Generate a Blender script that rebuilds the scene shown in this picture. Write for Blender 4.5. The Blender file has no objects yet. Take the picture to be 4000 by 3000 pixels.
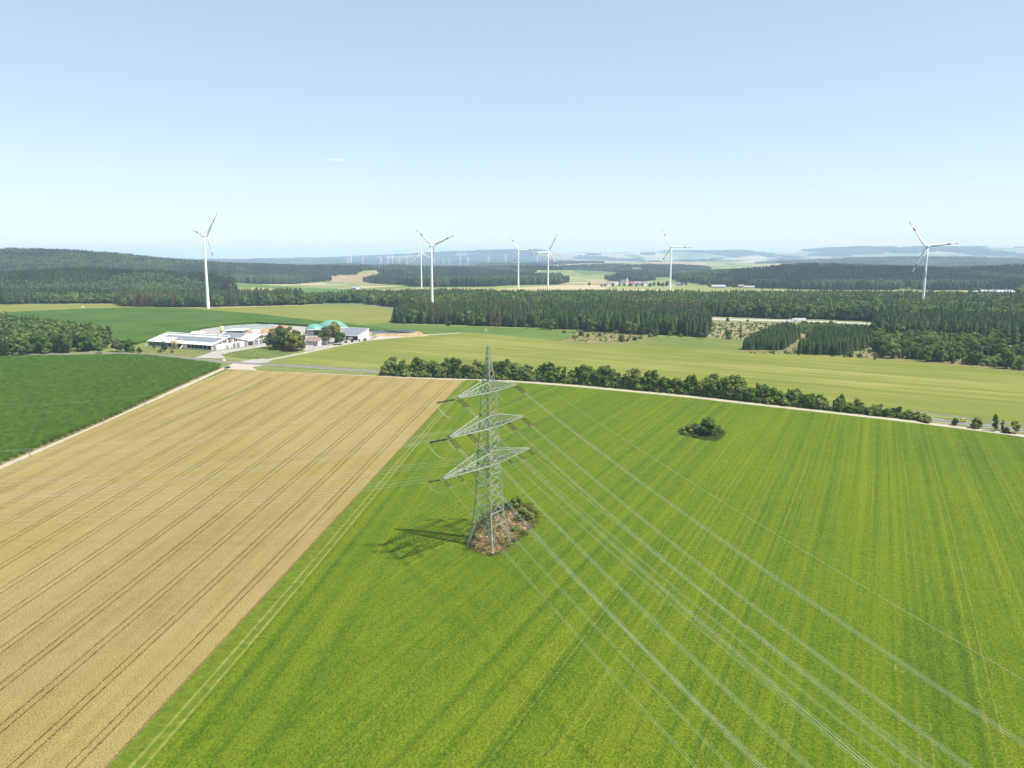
import bpy, bmesh, math, random
import numpy as np
from mathutils import Vector, Matrix, kdtree
from mathutils.geometry import tessellate_polygon

# ------------------------------------------------------------------ camera, sky, sun, exposure
SC = bpy.context.scene
COL = SC.collection
R = math.radians
CAMZ = 78.0
cam = bpy.data.cameras.new('camera')
cam.sensor_width = 36.0
cam.lens = 36.0 * 3050 / 4000
cam.clip_start = 1.0
cam.clip_end = 90000.0
cam_o = bpy.data.objects.new('camera', cam)
COL.objects.link(cam_o)
cam_o.location = (0, 0, CAMZ)
cam_o.rotation_euler = (R(90) - math.atan(500 / 3050), 0, 0)
SC.camera = cam_o

SUN_EL = 61.0
SUN_DIR = Vector((0.92 * math.cos(R(SUN_EL)), -0.39 * math.cos(R(SUN_EL)), math.sin(R(SUN_EL)))).normalized()
world = bpy.data.worlds.new('World')
SC.world = world
world.use_nodes = True
wn = world.node_tree
bg = wn.nodes['Background']
sky = wn.nodes.new('ShaderNodeTexSky')
sky.sky_type = 'NISHITA'
sky.sun_disc = False
sky.sun_elevation = R(SUN_EL)
sky.sun_rotation = math.atan2(SUN_DIR.x, SUN_DIR.y)
sky.altitude = 500
sky.air_density = 1.0
sky.dust_density = 0.4
sky.ozone_density = 0.6
bg.inputs['Strength'].default_value = 0.052
veil = wn.nodes.new('ShaderNodeMix')          # even pale summer veil over the clear-air sky
veil.data_type = 'RGBA'; veil.blend_type = 'ADD'; veil.inputs[0].default_value = 1.0
veil.inputs[7].default_value = (3.25, 3.85, 4.25, 1)
wn.links.new(sky.outputs[0], veil.inputs[6])
wn.links.new(veil.outputs[2], bg.inputs['Color'])
sl = bpy.data.lights.new('sun', 'SUN')
sl.energy = 5.0
sl.angle = R(0.53)
sl.color = (1.0, 0.955, 0.88)
so = bpy.data.objects.new('sun', sl)
COL.objects.link(so)
so.location = (200, -80, 400)
so.rotation_euler = (-SUN_DIR).to_track_quat('-Z', 'Y').to_euler()
SC.view_settings.view_transform = 'Standard'
SC.view_settings.look = 'None'
SC.view_settings.exposure = 0.9
SC.view_settings.gamma = 1.0
SC.view_settings.use_curve_mapping = False
SC.cycles.use_denoising = True
SC.cycles.max_bounces = 6
SC.cycles.volume_bounces = 1
SC.cycles.transparent_max_bounces = 8
SC.cycles.caustics_reflective = False
SC.cycles.caustics_refractive = False

rng = np.random.default_rng(7)
random.seed(7)

# ------------------------------------------------------------------ node helpers
class NT:
    def __init__(s, name):
        s.m = bpy.data.materials.new(name)
        s.m.use_nodes = True
        s.t = s.m.node_tree
        s.b = s.t.nodes['Principled BSDF']
        s.b.inputs['Roughness'].default_value = 0.8
        s.b.inputs['Specular IOR Level'].default_value = 0.03
        s.out = s.t.nodes['Material Output']
        s.k = 1.0
    def n(s, typ, ins=None, **kw):
        x = s.t.nodes.new(typ)
        for k, v in kw.items():
            setattr(x, k, v)
        for k, v in (ins or {}).items():
            s.set(x.inputs[k], v)
        return x
    def set(s, sock, v):
        if isinstance(v, bpy.types.NodeSocket):
            s.t.links.new(v, sock)
        elif isinstance(v, bpy.types.Node):
            s.t.links.new(v.outputs[0], sock)
        else:
            sock.default_value = v
    def math(s, op, a, b=0.0, c=0.0):
        x = s.n('ShaderNodeMath', operation=op)
        s.set(x.inputs[0], a); s.set(x.inputs[1], b)
        if op in ('MULTIPLY_ADD', 'SMOOTH_MIN', 'COMPARE', 'WRAP'):
            s.set(x.inputs[2], c)
        return x.outputs[0]
    def pos(s):
        return s.n('ShaderNodeNewGeometry').outputs['Position']
    def vmap(s, vec, scale=(1, 1, 1), rot=(0, 0, 0), loc=(0, 0, 0)):
        x = s.n('ShaderNodeMapping')
        s.set(x.inputs['Vector'], vec)
        x.inputs['Scale'].default_value = scale
        x.inputs['Rotation'].default_value = rot
        x.inputs['Location'].default_value = loc
        return x.outputs[0]
    def noise(s, vec, scale, detail=3, rough=0.55, dist=0.0):
        x = s.n('ShaderNodeTexNoise')
        s.set(x.inputs['Vector'], vec)
        x.inputs['Scale'].default_value = scale
        x.inputs['Detail'].default_value = detail
        x.inputs['Roughness'].default_value = rough
        x.inputs['Distortion'].default_value = dist
        return x.outputs['Fac']
    def ramp(s, fac, stops):
        x = s.n('ShaderNodeValToRGB')
        e = x.color_ramp.elements
        stops = [(p, tuple(v*s.k for v in c[:3])) for p, c in stops]
        while len(e) < len(stops):
            e.new(0.5)
        for i, (p, c) in enumerate(stops):
            e[i].position = p
            e[i].color = (*c, 1) if len(c) == 3 else c
        s.set(x.inputs[0], fac)
        return x.outputs['Color']
    def mix(s, f, a, b, mode='MIX'):
        x = s.n('ShaderNodeMix', data_type='RGBA', blend_type=mode)
        s.set(x.inputs[0], f)
        for i, v in ((6, a), (7, b)):
            if isinstance(v, tuple):
                v = (*v, 1) if len(v) == 3 else v
            s.set(x.inputs[i], v)
        return x.outputs[2]
    def rng_map(s, v, a, b, c=0.0, d=1.0, smooth=True):
        x = s.n('ShaderNodeMapRange', interpolation_type='SMOOTHSTEP' if smooth else 'LINEAR')
        s.set(x.inputs[0], v)
        for i, q in zip((1, 2, 3, 4), (a, b, c, d)):
            x.inputs[i].default_value = q
        return x.outputs[0]
    def color(s, c):
        s.set(s.b.inputs['Base Color'], (*c, 1) if isinstance(c, tuple) and len(c) == 3 else c)
        return s
    def bump(s, h, strength, dist):
        x = s.n('ShaderNodeBump')
        x.inputs['Strength'].default_value = strength
        x.inputs['Distance'].default_value = dist
        s.set(x.inputs['Height'], h)
        s.t.links.new(x.outputs[0], s.b.inputs['Normal'])

def plain(name, c, rough=0.7, metal=0.0, var=0.12, scale=1.5, spec=0.15):
    t = NT(name)
    t.b.inputs['Roughness'].default_value = rough
    t.b.inputs['Metallic'].default_value = metal
    t.b.inputs['Specular IOR Level'].default_value = spec
    f = t.noise(t.pos(), scale, 4, 0.6)
    lo = tuple(v * (1 - var) for v in c); hi = tuple(min(1, v * (1 + var)) for v in c)
    t.color(t.ramp(f, [(0.3, lo), (0.7, hi)]))
    return t.m

def foliage(name, stops, trans=0.25, patch=None):
    """leaves: colour varies from plant to plant and a little from twig to twig"""
    t = NT(name)
    oi = t.n('ShaderNodeObjectInfo')
    tc = t.n('ShaderNodeTexCoord')
    n = t.noise(tc.outputs['Object'], 0.55, 3, 0.6)
    f = t.math('MULTIPLY_ADD', t.math('SUBTRACT', n, 0.5), 0.9, oi.outputs['Random'])
    col = t.ramp(f, stops)
    if patch:
        big = t.noise(t.pos(), patch[0], 2)
        col = t.mix(t.rng_map(big, 0.5, 0.68), col, patch[1])
    t.color(col)
    t.b.inputs['Roughness'].default_value = 0.65
    t.b.inputs['Specular IOR Level'].default_value = 0.052
    tr = t.n('ShaderNodeBsdfTranslucent')
    t.set(tr.inputs['Color'], col)
    mx = t.n('ShaderNodeMixShader')
    mx.inputs[0].default_value = trans
    t.t.links.new(t.b.outputs[0], mx.inputs[1])
    t.t.links.new(tr.outputs[0], mx.inputs[2])
    t.t.links.new(mx.outputs[0], t.out.inputs['Surface'])
    return t.m

# ------------------------------------------------------------------ object helpers
def link(name, data, mat=None, parent=None, loc=None, rotz=None):
    o = bpy.data.objects.new(name, data)
    COL.objects.link(o)
    if mat is not None and data is not None and len(data.materials) == 0:
        for m in (mat if isinstance(mat, (list, tuple)) else [mat]):
            data.materials.append(m)
    if parent is not None:
        o.parent = parent
    if loc is not None:
        o.location = loc
    if rotz is not None:
        o.rotation_euler = (0, 0, rotz)
    return o
def empty(name, loc, rotz=0.0):
    o = bpy.data.objects.new(name, None)
    o.empty_display_size = 0.5
    COL.objects.link(o)
    o.location = loc
    o.rotation_euler = (0, 0, rotz)
    return o
def tag(o, label=None, cat=None, group=None, kind=None):
    if label: o['label'] = label
    if cat: o['category'] = cat
    if group: o['group'] = group
    if kind: o['kind'] = kind
    return o
def mesh_np(name, V, Fc, smooth=False, mat_idx=None):
    """V (n,3); Fc list of equal-length index tuples or (m,k) array"""
    me = bpy.data.meshes.new(name)
    V = np.asarray(V, np.float32); Fc = np.asarray(Fc, np.int32)
    k = Fc.shape[1]
    me.vertices.add(len(V)); me.vertices.foreach_set('co', V.ravel())
    me.loops.add(Fc.size); me.loops.foreach_set('vertex_index', Fc.ravel())
    me.polygons.add(len(Fc))
    me.polygons.foreach_set('loop_start', np.arange(0, Fc.size, k, dtype=np.int32))
    me.polygons.foreach_set('loop_total', np.full(len(Fc), k, np.int32))
    if mat_idx is not None:
        me.polygons.foreach_set('material_index', np.asarray(mat_idx, np.int32))
    me.polygons.foreach_set('use_smooth', np.full(len(Fc), smooth))
    me.update(calc_edges=True)
    return me
def mesh_bm(name, bm, smooth=False):
    me = bpy.data.meshes.new(name)
    bmesh.ops.recalc_face_normals(bm, faces=bm.faces)
    if smooth:
        for f in bm.faces: f.smooth = True
    bm.to_mesh(me); bm.free()
    return me
def bbox(bm, x0, x1, y0, y1, z0, z1):
    v = [bm.verts.new(p) for p in ((x0,y0,z0),(x1,y0,z0),(x1,y1,z0),(x0,y1,z0),(x0,y0,z1),(x1,y0,z1),(x1,y1,z1),(x0,y1,z1))]
    for f in ((0,3,2,1),(4,5,6,7),(0,1,5,4),(1,2,6,5),(2,3,7,6),(3,0,4,7)):
        bm.faces.new([v[i] for i in f])
    return v
def box_mesh(name, *a):
    bm = bmesh.new(); bbox(bm, *a); return mesh_bm(name, bm)
def boxes_mesh(name, L):
    bm = bmesh.new()
    for a in L: bbox(bm, *a)
    return mesh_bm(name, bm)
def lathe(bm, prof, n=16, cx=0, cy=0, cap=True):
    rings = []
    for r, z in prof:
        rings.append([bm.verts.new((cx + r*math.cos(2*math.pi*i/n), cy + r*math.sin(2*math.pi*i/n), z)) for i in range(n)])
    for a, b in zip(rings, rings[1:]):
        for i in range(n):
            bm.faces.new((a[i], a[(i+1) % n], b[(i+1) % n], b[i]))
    if cap:
        bm.faces.new(rings[0][::-1]); bm.faces.new(rings[-1])
def tube_mesh(name, pts, r, n=4):
    pts = [Vector(p) for p in pts]
    V = []; Fc = []
    for i, p in enumerate(pts):
        d = (pts[min(i+1, len(pts)-1)] - pts[max(i-1, 0)]).normalized()
        a = d.cross(Vector((0, 0, 1)))
        if a.length < 1e-4: a = Vector((1, 0, 0))
        a.normalize(); b = d.cross(a)
        for k in range(n):
            t = 2*math.pi*(k+.5)/n
            V.append(p + (a*math.cos(t) + b*math.sin(t)) * r)
    for i in range(len(pts)-1):
        for k in range(n):
            Fc.append((i*n+k, i*n+(k+1) % n, (i+1)*n+(k+1) % n, (i+1)*n+k))
    return mesh_np(name, V, Fc, smooth=True)
def inside(px, py, poly):
    """vectorised point in polygon"""
    px = np.asarray(px, float); py = np.asarray(py, float)
    r = np.zeros(px.shape, bool)
    n = len(poly)
    for i in range(n):
        x0, y0 = poly[i]; x1, y1 = poly[(i+1) % n]
        if y0 == y1: continue
        c = ((y0 > py) != (y1 > py)) & (px < (x1-x0)*(py-y0)/(y1-y0)+x0)
        r ^= c
    return r
def vnoise(x, y, seed=0):
    """smooth value noise, vectorised, about -1..1"""
    x = np.asarray(x, float); y = np.asarray(y, float)
    xi = np.floor(x).astype(np.int64); yi = np.floor(y).astype(np.int64)
    fx = x - xi; fy = y - yi
    fx = fx*fx*(3-2*fx); fy = fy*fy*(3-2*fy)
    def h(a, b):
        v = (a*374761393 + b*668265263 + seed*974711) & 0xffffffff
        v = ((v ^ (v >> 13)) * 1274126177) & 0xffffffff
        return ((v ^ (v >> 16)) & 0xffff) / 32767.5 - 1
    return (h(xi, yi)*(1-fx)+h(xi+1, yi)*fx)*(1-fy) + (h(xi, yi+1)*(1-fx)+h(xi+1, yi+1)*fx)*fy
def fbm(x, y, seed=0, o=4):
    s = 0; a = 1; t = 0
    for i in range(o):
        s = s + a*vnoise(x*2**i, y*2**i, seed+i*17); t += a; a *= 0.5
    return s/t

# ------------------------------------------------------------------ terrain
HILLS = [  # centre, radii, rotation, height
    (-2500, 2850, 1250, 620, 0.1, 76), (-1560, 2750, 430, 420, -0.1, 40), (-1150, 3500, 800, 420, -0.1, 34),
    (-820, 1800, 300, 210, 0.0, 22), (-1250, 1750, 420, 250, 0.0, 20),
    (1070, 2450, 330, 300, 0.0, 27), (760, 2550, 330, 280, 0.0, 17), (1950, 2600, 560, 330, 0.0, 30),
    (7600, 12500, 2900, 1700, 0.0, 215), (4600, 13500, 2400, 1500, 0.0, 80), (1300, 14000, 3300, 1500, 0.0, 112),
    (-600, 15000, 2500, 1500, 0.0, 70), (300, 8200, 2300, 900, 0.0, 34), (3000, 9000, 1700, 800, 0.0, 26),
    (-1300, 8600, 2600, 1500, 0.0, -62), (-200, 5000, 700, 350, 0.0, 10), (350, 4700, 600, 300, 0.1, 14),
    (2600, 6500, 900, 600, 0.0, 26), (-330, 3300, 420, 260, 0.0, 20), (170, 3700, 420, 260, 0.1, 26), (700, 4500, 600, 280, 0.0, 20),
    (1700, 5200, 800, 380, 0.1, 34), (-900, 6300, 900, 420, 0.0, 22), (900, 6600, 900, 420, -0.1, 34), (3600, 6900, 1000, 500, 0.0, 40),
]
def terrain(x, y):
    x = np.asarray(x, float); y = np.asarray(y, float)
    r = np.hypot(x, y)
    far = np.clip((r-1500)/2500, 0, 1); far = far*far*(3-2*far)
    z = far*(22*fbm(x/1300, y/1300, 3) + 30*fbm(x/3800, y/3800, 9) - 8)
    for cx, cy, rx, ry, a, h in HILLS:
        dx = x-cx; dy = y-cy; ca, sa = math.cos(a), math.sin(a)
        u = (dx*ca+dy*sa)/rx; v = (-dx*sa+dy*ca)/ry
        z = z + h*np.exp(-(u*u+v*v)**1.5)
    near = np.clip((r-1120)/300, 0, 1)
    return z*near*near*(3-2*near)
def tz(x, y):
    return float(terrain(x, y))

FAR_FIELDS = [  # polygon, colour (crop as seen from the side)
    ([(-780,2150),(-711,2300),(-612,2000),(-587,1800),(-616,1750)], (.17,.235,.06)),
    ([(-613,1900),(-703,2350),(-547,2100),(-452,1800)], (.19,.25,.075)),
    ([(-574,2150),(-609,2600),(-520,2500),(-381,1950),(-464,1900)], (.26,.27,.12)),
    ([(-501,1900),(-371,1900),(-331,1750),(-456,1750)], (.10,.19,.05)),
    ([(-637,2450),(-526,2450),(-511,2380),(-630,2360)], (.46,.39,.24)),
    ([(-755,3100),(-572,3200),(-528,2800),(-626,2750)], (.36,.27,.16)),
    ([(-502,4300),(-279,4300),(-264,3700),(-384,3700)], (.23,.29,.10)),
    ([(-56,1900),(98,1880),(86,1640),(-52,1600)], (.36,.30,.09)),
    ([(179,2900),(377,2900),(302,2350),(148,2400)], (.38,.30,.17)),
    ([(177,2720),(292,2720),(279,2600),(165,2600)], (.56,.45,.30)),
    ([(259,2150),(434,2150),(396,1900),(229,1900)], (.30,.31,.12)),
    ([(557,3300),(815,3300),(592,2600),(492,2700)], (.18,.25,.09)),
    ([(425,2040),(528,2080),(613,1960),(735,1880),(860,1860),(769,1660),(344,1650)], (.26,.28,.10)),
    ([(833,1800),(1232,1800),(1077,1500),(821,1480)], (.38,.30,.10)),
    ([(987,1720),(1121,1720),(966,1480),(879,1480)], (.27,.29,.09)),
    ([(0,6200),(642,6600),(630,5400),(84,5200)], (.42,.33,.22)),
    ([(1146,6800),(1653,6800),(1248,5200),(911,5300)], (.40,.31,.20)),
    ([(1183,4800),(2027,5000),(1558,4000),(987,4000)], (.40,.34,.19)),
    ([(2102,4800),(2782,4900),(2285,4000),(1753,4000)], (.38,.33,.17)),
]
def build_ground():
    az_f = np.radians(np.linspace(-44, 44, 441))
    az_b = np.radians(np.linspace(44, 316, 40)[1:-1])
    az = np.concatenate([az_f, az_b])
    rr = np.concatenate([[4, 60, 200, 500, 800, 1000], np.geomspace(1100, 27000, 270)])
    A, RR = np.meshgrid(az, rr)
    X = RR*np.sin(A); Y = RR*np.cos(A)
    Z = terrain(X, Y)
    nr, na = X.shape
    V = np.stack([X, Y, Z], -1).reshape(-1, 3)
    i = np.arange(nr-1)[:, None]*na; j = np.arange(na)[None, :]; j2 = (j+1) % na
    Fc = np.stack([i+j, i+j2, i+na+j2, i+na+j], -1).reshape(-1, 4)
    me = mesh_np('ground', V, Fc[:, ::-1], smooth=True)
    # crops of the far fields, one colour per parcel
    seeds = []
    g = np.random.default_rng(3)
    for d0, d1, n in ((1100, 3000, 130), (3000, 7000, 420), (7000, 16000, 700), (16000, 27000, 400)):
        d = np.sqrt(g.uniform(d0**2, d1**2, n)); a = np.radians(g.uniform(-46, 46, n))
        seeds += [(d_*math.sin(a_), d_*math.cos(a_)) for d_, a_ in zip(d, a)]
    pal = np.array([(.17,.23,.07),(.40,.33,.19),(.24,.28,.10),(.33,.28,.15),(.12,.19,.06),(.48,.40,.25),(.21,.26,.09),(.30,.30,.12)])
    kd = kdtree.KDTree(len(seeds))
    for k, s in enumerate(seeds): kd.insert((s[0], s[1]*0.55, 0), k)
    kd.balance()
    pick = g.integers(0, len(pal), len(seeds))
    C = np.empty((len(V), 4), np.float32); C[:, 3] = 1
    for k in range(len(V)):
        x, y = V[k, 0], V[k, 1]
        if x*x+y*y < 1090**2:
            C[k, :3] = (.20, .24, .075)
        else:
            C[k, :3] = pal[pick[kd.find((x, y*0.55, 0))[1]]]
    x, y = V[:, 0], V[:, 1]
    for poly, c3 in FAR_FIELDS:
        C[inside(x, y, poly), :3] = c3
    wood = far_wood_mask(x, y)
    C[wood, :3] = (.05, .075, .03)
    at = me.color_attributes.new('cover', 'FLOAT_COLOR', 'POINT')
    at.data.foreach_set('color', C.ravel())
    t = NT('far_fields'); t.k = .66
    a = t.n('ShaderNodeAttribute', attribute_name='cover')
    n1 = t.noise(t.pos(), 0.02, 4, 0.6)
    n2 = t.noise(t.pos(), 0.35, 4, 0.6)
    f = t.math('ADD', t.math('MULTIPLY', n1, 0.7), t.math('MULTIPLY', n2, 0.5))
    t.color(t.mix(1.0, a.outputs['Color'], t.ramp(f, [(0.35, (.72, .76, .7)), (0.8, (1.2, 1.18, 1.15))]), 'MULTIPLY'))
    t.bump(n2, 0.4, 0.4)
    tag(link('ground', me, t.m), kind='structure')

WOODS_FAR = [  # outlines of the forests between 1.2 km and 5 km; kind, outline
    ('hill', [(-3300,1900),(-2600,3600),(-1500,3700),(-1080,2950),(-900,2550),(-780,2050),(-1250,1500),(-2000,1500)]),
    ('hill', [(-999,1330),(-1796,2400),(-846,2300),(-658,1800),(-570,1520),(-594,1400),(-663,1310)]),
    ('hill', [(-1500,3100),(-1300,3900),(-640,4000),(-620,3200),(-700,2550),(-980,2450)]),
    ('hill', [(-510,2750),(-514,3600),(-120,3700),(91,3500),(60,2300),(-67,2050),(-240,2050)]),
    ('hill', [(-312,3700),(-335,4300),(117,4500),(357,4400),(187,3600)]),
    ('hill', [(37,2300),(54,3300),(198,3200),(194,2600),(139,2250)]),
    ('hill', [(358,2900),(517,3700),(1172,3800),(1049,3400),(510,2800)]),
    ('hill', [(520,2500),(786,3100),(1225,2900),(1638,3000),(1121,2100),(902,1870),(739,1890),(622,1970),(552,2120),(527,2250)]),
    ('hill', [(964,1850),(1527,2900),(2262,2900),(1507,1850)]),
    ('hill', [(135,5200),(218,5600),(1339,5900),(827,5100)]),
    ('hill', [(1753,3600),(2233,4300),(3209,4300),(2614,3500)]),
]
CLEAR = [[(384,1840),(887,1840),(791,1640),(342,1640)], [(1030,1860),(1394,1860),(1111,1480),(821,1480)]]
def far_wood_mask(x, y):
    x = np.asarray(x, float); y = np.asarray(y, float)
    r = np.zeros(x.shape, bool)
    wx = x + 45*fbm(x/120, y/120, 31, 3); wy = y + 80*fbm(x/120, y/120, 47, 3)
    for k, poly in WOODS_FAR:
        r |= inside(wx, wy, poly)
    d = np.hypot(x, y)
    m = fbm(x/900, y/1500, 21, 4)
    r |= (d > 4200) & (m > 0.06 - 0.12*np.clip((d-9000)/6000, 0, 1))
    for poly, c in FAR_FIELDS:
        r &= ~inside(x, y, poly)
    for poly in CLEAR:
        r &= ~inside(x, y, poly)
    return r
build_ground()

# ------------------------------------------------------------------ crop and road materials
def across(t, ang):
    """position turned so that x runs across the rows and y along them; ang = rows' bearing east of north"""
    return t.vmap(t.pos(), rot=(0, 0, ang))
def m_wheat():
    t = NT('wheat'); t.k = .60
    v = across(t, R(3))
    a = t.noise(t.vmap(v, (.5, .02, 1)), 1.0, 3)
    b = t.noise(t.vmap(across(t, R(4)), (.02, .008, 1)), 1.0, 4, .6, .5)
    c = t.math('MULTIPLY_ADD', t.math('SUBTRACT', t.noise(t.pos(), 2.6, 3, .6), .5), 1.7, .5)
    d = t.noise(t.pos(), 0.25, 4, 0.65)
    h = t.noise(t.vmap(t.pos(), (.06, .5, 1), (0, 0, R(12))), 1.0, 3)
    f = t.math('ADD', t.math('ADD', t.math('MULTIPLY', a, .22), t.math('MULTIPLY', b, .26)), t.math('ADD', t.math('MULTIPLY', c, .30), t.math('ADD', t.math('MULTIPLY', d, .14), t.math('MULTIPLY', h, .08))))
    t.color(t.ramp(f, [(.33, (.29, .208, .078)), (.45, (.43, .325, .128)), (.54, (.50, .385, .155)), (.68, (.58, .465, .195))]))
    base = t.b.inputs['Base Color'].links[0].from_socket
    tone = t.noise(t.vmap(across(t, R(8)), (.016, .010, 1)), 1.0, 3, .55, .6)
    t.color(t.mix(t.rng_map(tone, .42, .62), base, t.mix(1.0, base, (.97, 1.0, .87), 'MULTIPLY')))
    t.bump(c, 1.0, .5)
    return t.m
def m_barley():
    t = NT('green_barley'); t.k = .69
    sep = t.n('ShaderNodeSeparateXYZ', {0: t.pos()})
    x, y = sep.outputs[0], sep.outputs[1]
    # distance from the margin beside the wheat
    edge = t.math('SUBTRACT', x, t.math('MULTIPLY_ADD', y, .092, -69.0))
    k = t.rng_map(t.math('ADD', edge, t.math('MULTIPLY', t.noise(t.pos(), .03, 2), 30.0)), 22, 48)
    va = across(t, R(25)); vb = across(t, R(5.3))
    va = t.n('ShaderNodeVectorMath', {0: va, 1: t.n('ShaderNodeCombineXYZ', {0: t.math('MULTIPLY', t.noise(t.vmap(va, (.012, .009, 1)), 1.0, 2), 1.6)})}, operation='ADD').outputs[0]
    def stripes(v):
        s1 = t.noise(t.vmap(v, (.34, .0025, 1)), 1.0, 2, .5)
        s2 = t.noise(t.vmap(v, (.07, .004, 1)), 1.0, 2, .5)
        s3 = t.noise(t.vmap(v, (.95, .004, 1)), 1.0, 1, .5)
        return t.math('ADD', t.math('MULTIPLY', s1, .36), t.math('ADD', t.math('MULTIPLY', s2, .22), t.math('MULTIPLY', s3, .42)))
    sa, sb = stripes(va), stripes(vb)
    st = t.n('ShaderNodeMix', data_type='FLOAT', ins={0: k, 2: sb, 3: sa}).outputs[0]
    big = t.noise(t.pos(), .012, 3, .5, .4)
    mid = t.noise(t.pos(), .15, 3, .6)
    fine = t.math('MULTIPLY_ADD', t.math('SUBTRACT', t.noise(t.pos(), 2.3, 3, .6), .5), 1.9, .5)
    f = t.math('ADD', t.math('ADD', t.math('MULTIPLY', st, .47), t.math('MULTIPLY', big, .13)), t.math('ADD', t.math('MULTIPLY', mid, .10), t.math('MULTIPLY', fine, .30)))
    col = t.ramp(f, [(.34, (.068, .130, .013)), (.45, (.110, .184, .014)), (.51, (.148, .222, .014)), (.57, (.190, .256, .015)), (.68, (.26, .310, .022))])
    # tractor lines: thin paler double lines
    sx = t.n('ShaderNodeSeparateXYZ', {0: va}).outputs[0]
    ph = t.math('MODULO', t.math('ADD', sx, 1000.0), 10.5)
    l1 = t.math('COMPARE', ph, 4.0, .17); l2 = t.math('COMPARE', ph, 5.9, .17)
    ln = t.math('MULTIPLY', t.math('MAXIMUM', l1, l2), t.rng_map(t.noise(t.vmap(va, (.03, .006, 1), loc=(7, 3, 0)), 1.0, 2), .38, .55))
    ln = t.math('MULTIPLY', t.math('MULTIPLY', ln, k), t.rng_map(fine, .3, .55))
    col = t.mix(t.math('MULTIPLY', ln, .65), col, (.20, .215, .03))
    # lodged, bleached streaks
    w = t.noise(t.vmap(va, (.55, .10, 1)), 1.0, 2)
    w2 = t.noise(t.pos(), .045, 2)
    bare = t.math('MULTIPLY', t.rng_map(w, .74, .78), t.rng_map(w2, .55, .6))
    col = t.mix(bare, col, (.27, .23, .12))
    t.color(col)
    t.bump(t.math('ADD', fine, t.math('MULTIPLY', st, .8)), 1.0, .55)
    return t.m
def m_maize(name, scale=1.0):
    t = NT(name)
    a = t.noise(t.vmap(t.pos(), (.9, .35, 1), (0, 0, R(-28))), 1.0*scale, 5, .7)
    b = t.noise(t.pos(), .02, 3)
    f = t.math('ADD', t.math('MULTIPLY', a, .75), t.math('MULTIPLY', b, .25))
    t.color(t.ramp(f, [(.32, (.018, .042, .006)), (.5, (.044, .090, .011)), (.68, (.085, .142, .020))]))
    t.bump(a, 1.0, 1.2)
    return t.m
def m_meadow(name, c0, c1, c2, ang, sx=.12, swath=.5):
    """mown meadow with paler swaths along its mowing direction"""
    t = NT(name); t.k = .54
    v = across(t, ang)
    a = t.noise(t.vmap(v, (sx, .004, 1)), 1.0, 3, .6)
    a2 = t.noise(t.vmap(v, (sx*3.5, .02, 1), loc=(3, 9, 0)), 1.0, 2, .6)
    b = t.noise(t.pos(), .01, 3)
    c = t.noise(t.pos(), .5, 5, .7)
    f = t.math('ADD', t.math('ADD', t.math('MULTIPLY', a, .38*swath*2), t.math('MULTIPLY', a2, .2)), t.math('ADD', t.math('MULTIPLY', b, .22), t.math('MULTIPLY', c, .2)))
    t.color(t.ramp(f, [(.38, c0), (.51, c1), (.63, c2)]))
    t.bump(c, .5, .25)
    return t.m
def m_soil(name, stops, s1=.15, s2=1.2):
    t = NT(name); t.k = .62
    a = t.noise(t.pos(), s1, 4, .65); b = t.noise(t.pos(), s2, 4, .7)
    t.color(t.ramp(t.math('ADD', t.math('MULTIPLY', a, .6), t.math('MULTIPLY', b, .4)), stops))
    t.bump(b, .6, .3)
    return t.m
MAT = {}
MAT['wheat'] = m_wheat()
MAT['barley'] = m_barley()
MAT['maize'] = m_maize('maize_leaves')
MAT['wheat_soil'] = m_soil('weedy_soil', [(.35, (.24, .18, .075)), (.55, (.30, .235, .095)), (.7, (.20, .20, .06))])
MAT['meadow'] = m_meadow('mown_meadow', (.17, .215, .038), (.25, .275, .052), (.42, .39, .12), R(-56.5), .11)
MAT['meadow2'] = m_meadow('hay_meadow', (.185, .225, .04), (.255, .27, .055), (.34, .33, .09), R(-80), .10)
MAT['clover'] = m_meadow('clover', (.10, .175, .035), (.145, .22, .05), (.20, .255, .07), R(-70), .1)
MAT['meadow3'] = m_meadow('young_grass', (.14, .20, .045), (.20, .245, .06), (.28, .29, .09), R(-40), .09)
MAT['lawn'] = m_meadow('lawn', (.10, .17, .03), (.15, .215, .045), (.26, .27, .09), R(-40), .3)
MAT['verge'] = m_soil('verge_grass', [(.32, (.11, .15, .035)), (.5, (.19, .21, .06)), (.66, (.33, .29, .13))], .12, 1.0)
MAT['margin'] = m_soil('margin_grass', [(.34, (.075, .125, .012)), (.5, (.125, .18, .018)), (.66, (.20, .235, .03))], .5, 1.6)
MAT['rut'] = m_soil('dry_wheel_rut', [(.36, (.15, .19, .03)), (.52, (.24, .26, .06)), (.66, (.33, .32, .10))], .5, 1.6)
MAT['brown'] = m_soil('dry_brown_growth', [(.3, (.20, .17, .06)), (.45, (.30, .215, .10)), (.6, (.38, .26, .145)), (.75, (.38, .32, .16))], .22, 1.3)
MAT['clearcut'] = m_soil('cleared_woodland', [(.34, (.13, .16, .05)), (.47, (.25, .23, .10)), (.58, (.38, .30, .19)), (.7, (.22, .24, .08))], .09, .6)
MAT['heath'] = m_soil('dry_heath', [(.36, (.12, .16, .045)), (.5, (.24, .21, .09)), (.64, (.36, .27, .15))], .06, .5)
MAT['gravel'] = m_soil('pale_gravel', [(.3, (.42, .36, .28)), (.55, (.55, .48, .39)), (.75, (.64, .58, .49))], .2, 2.0)
MAT['asphalt'] = m_soil('worn_asphalt', [(.3, (.16, .155, .15)), (.55, (.23, .225, .22)), (.75, (.31, .30, .29))], .25, 1.4)
MAT['concrete'] = m_soil('concrete_yard', [(.3, (.36, .34, .31)), (.55, (.46, .43, .40)), (.75, (.54, .51, .48))], .15, 1.2)
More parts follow.
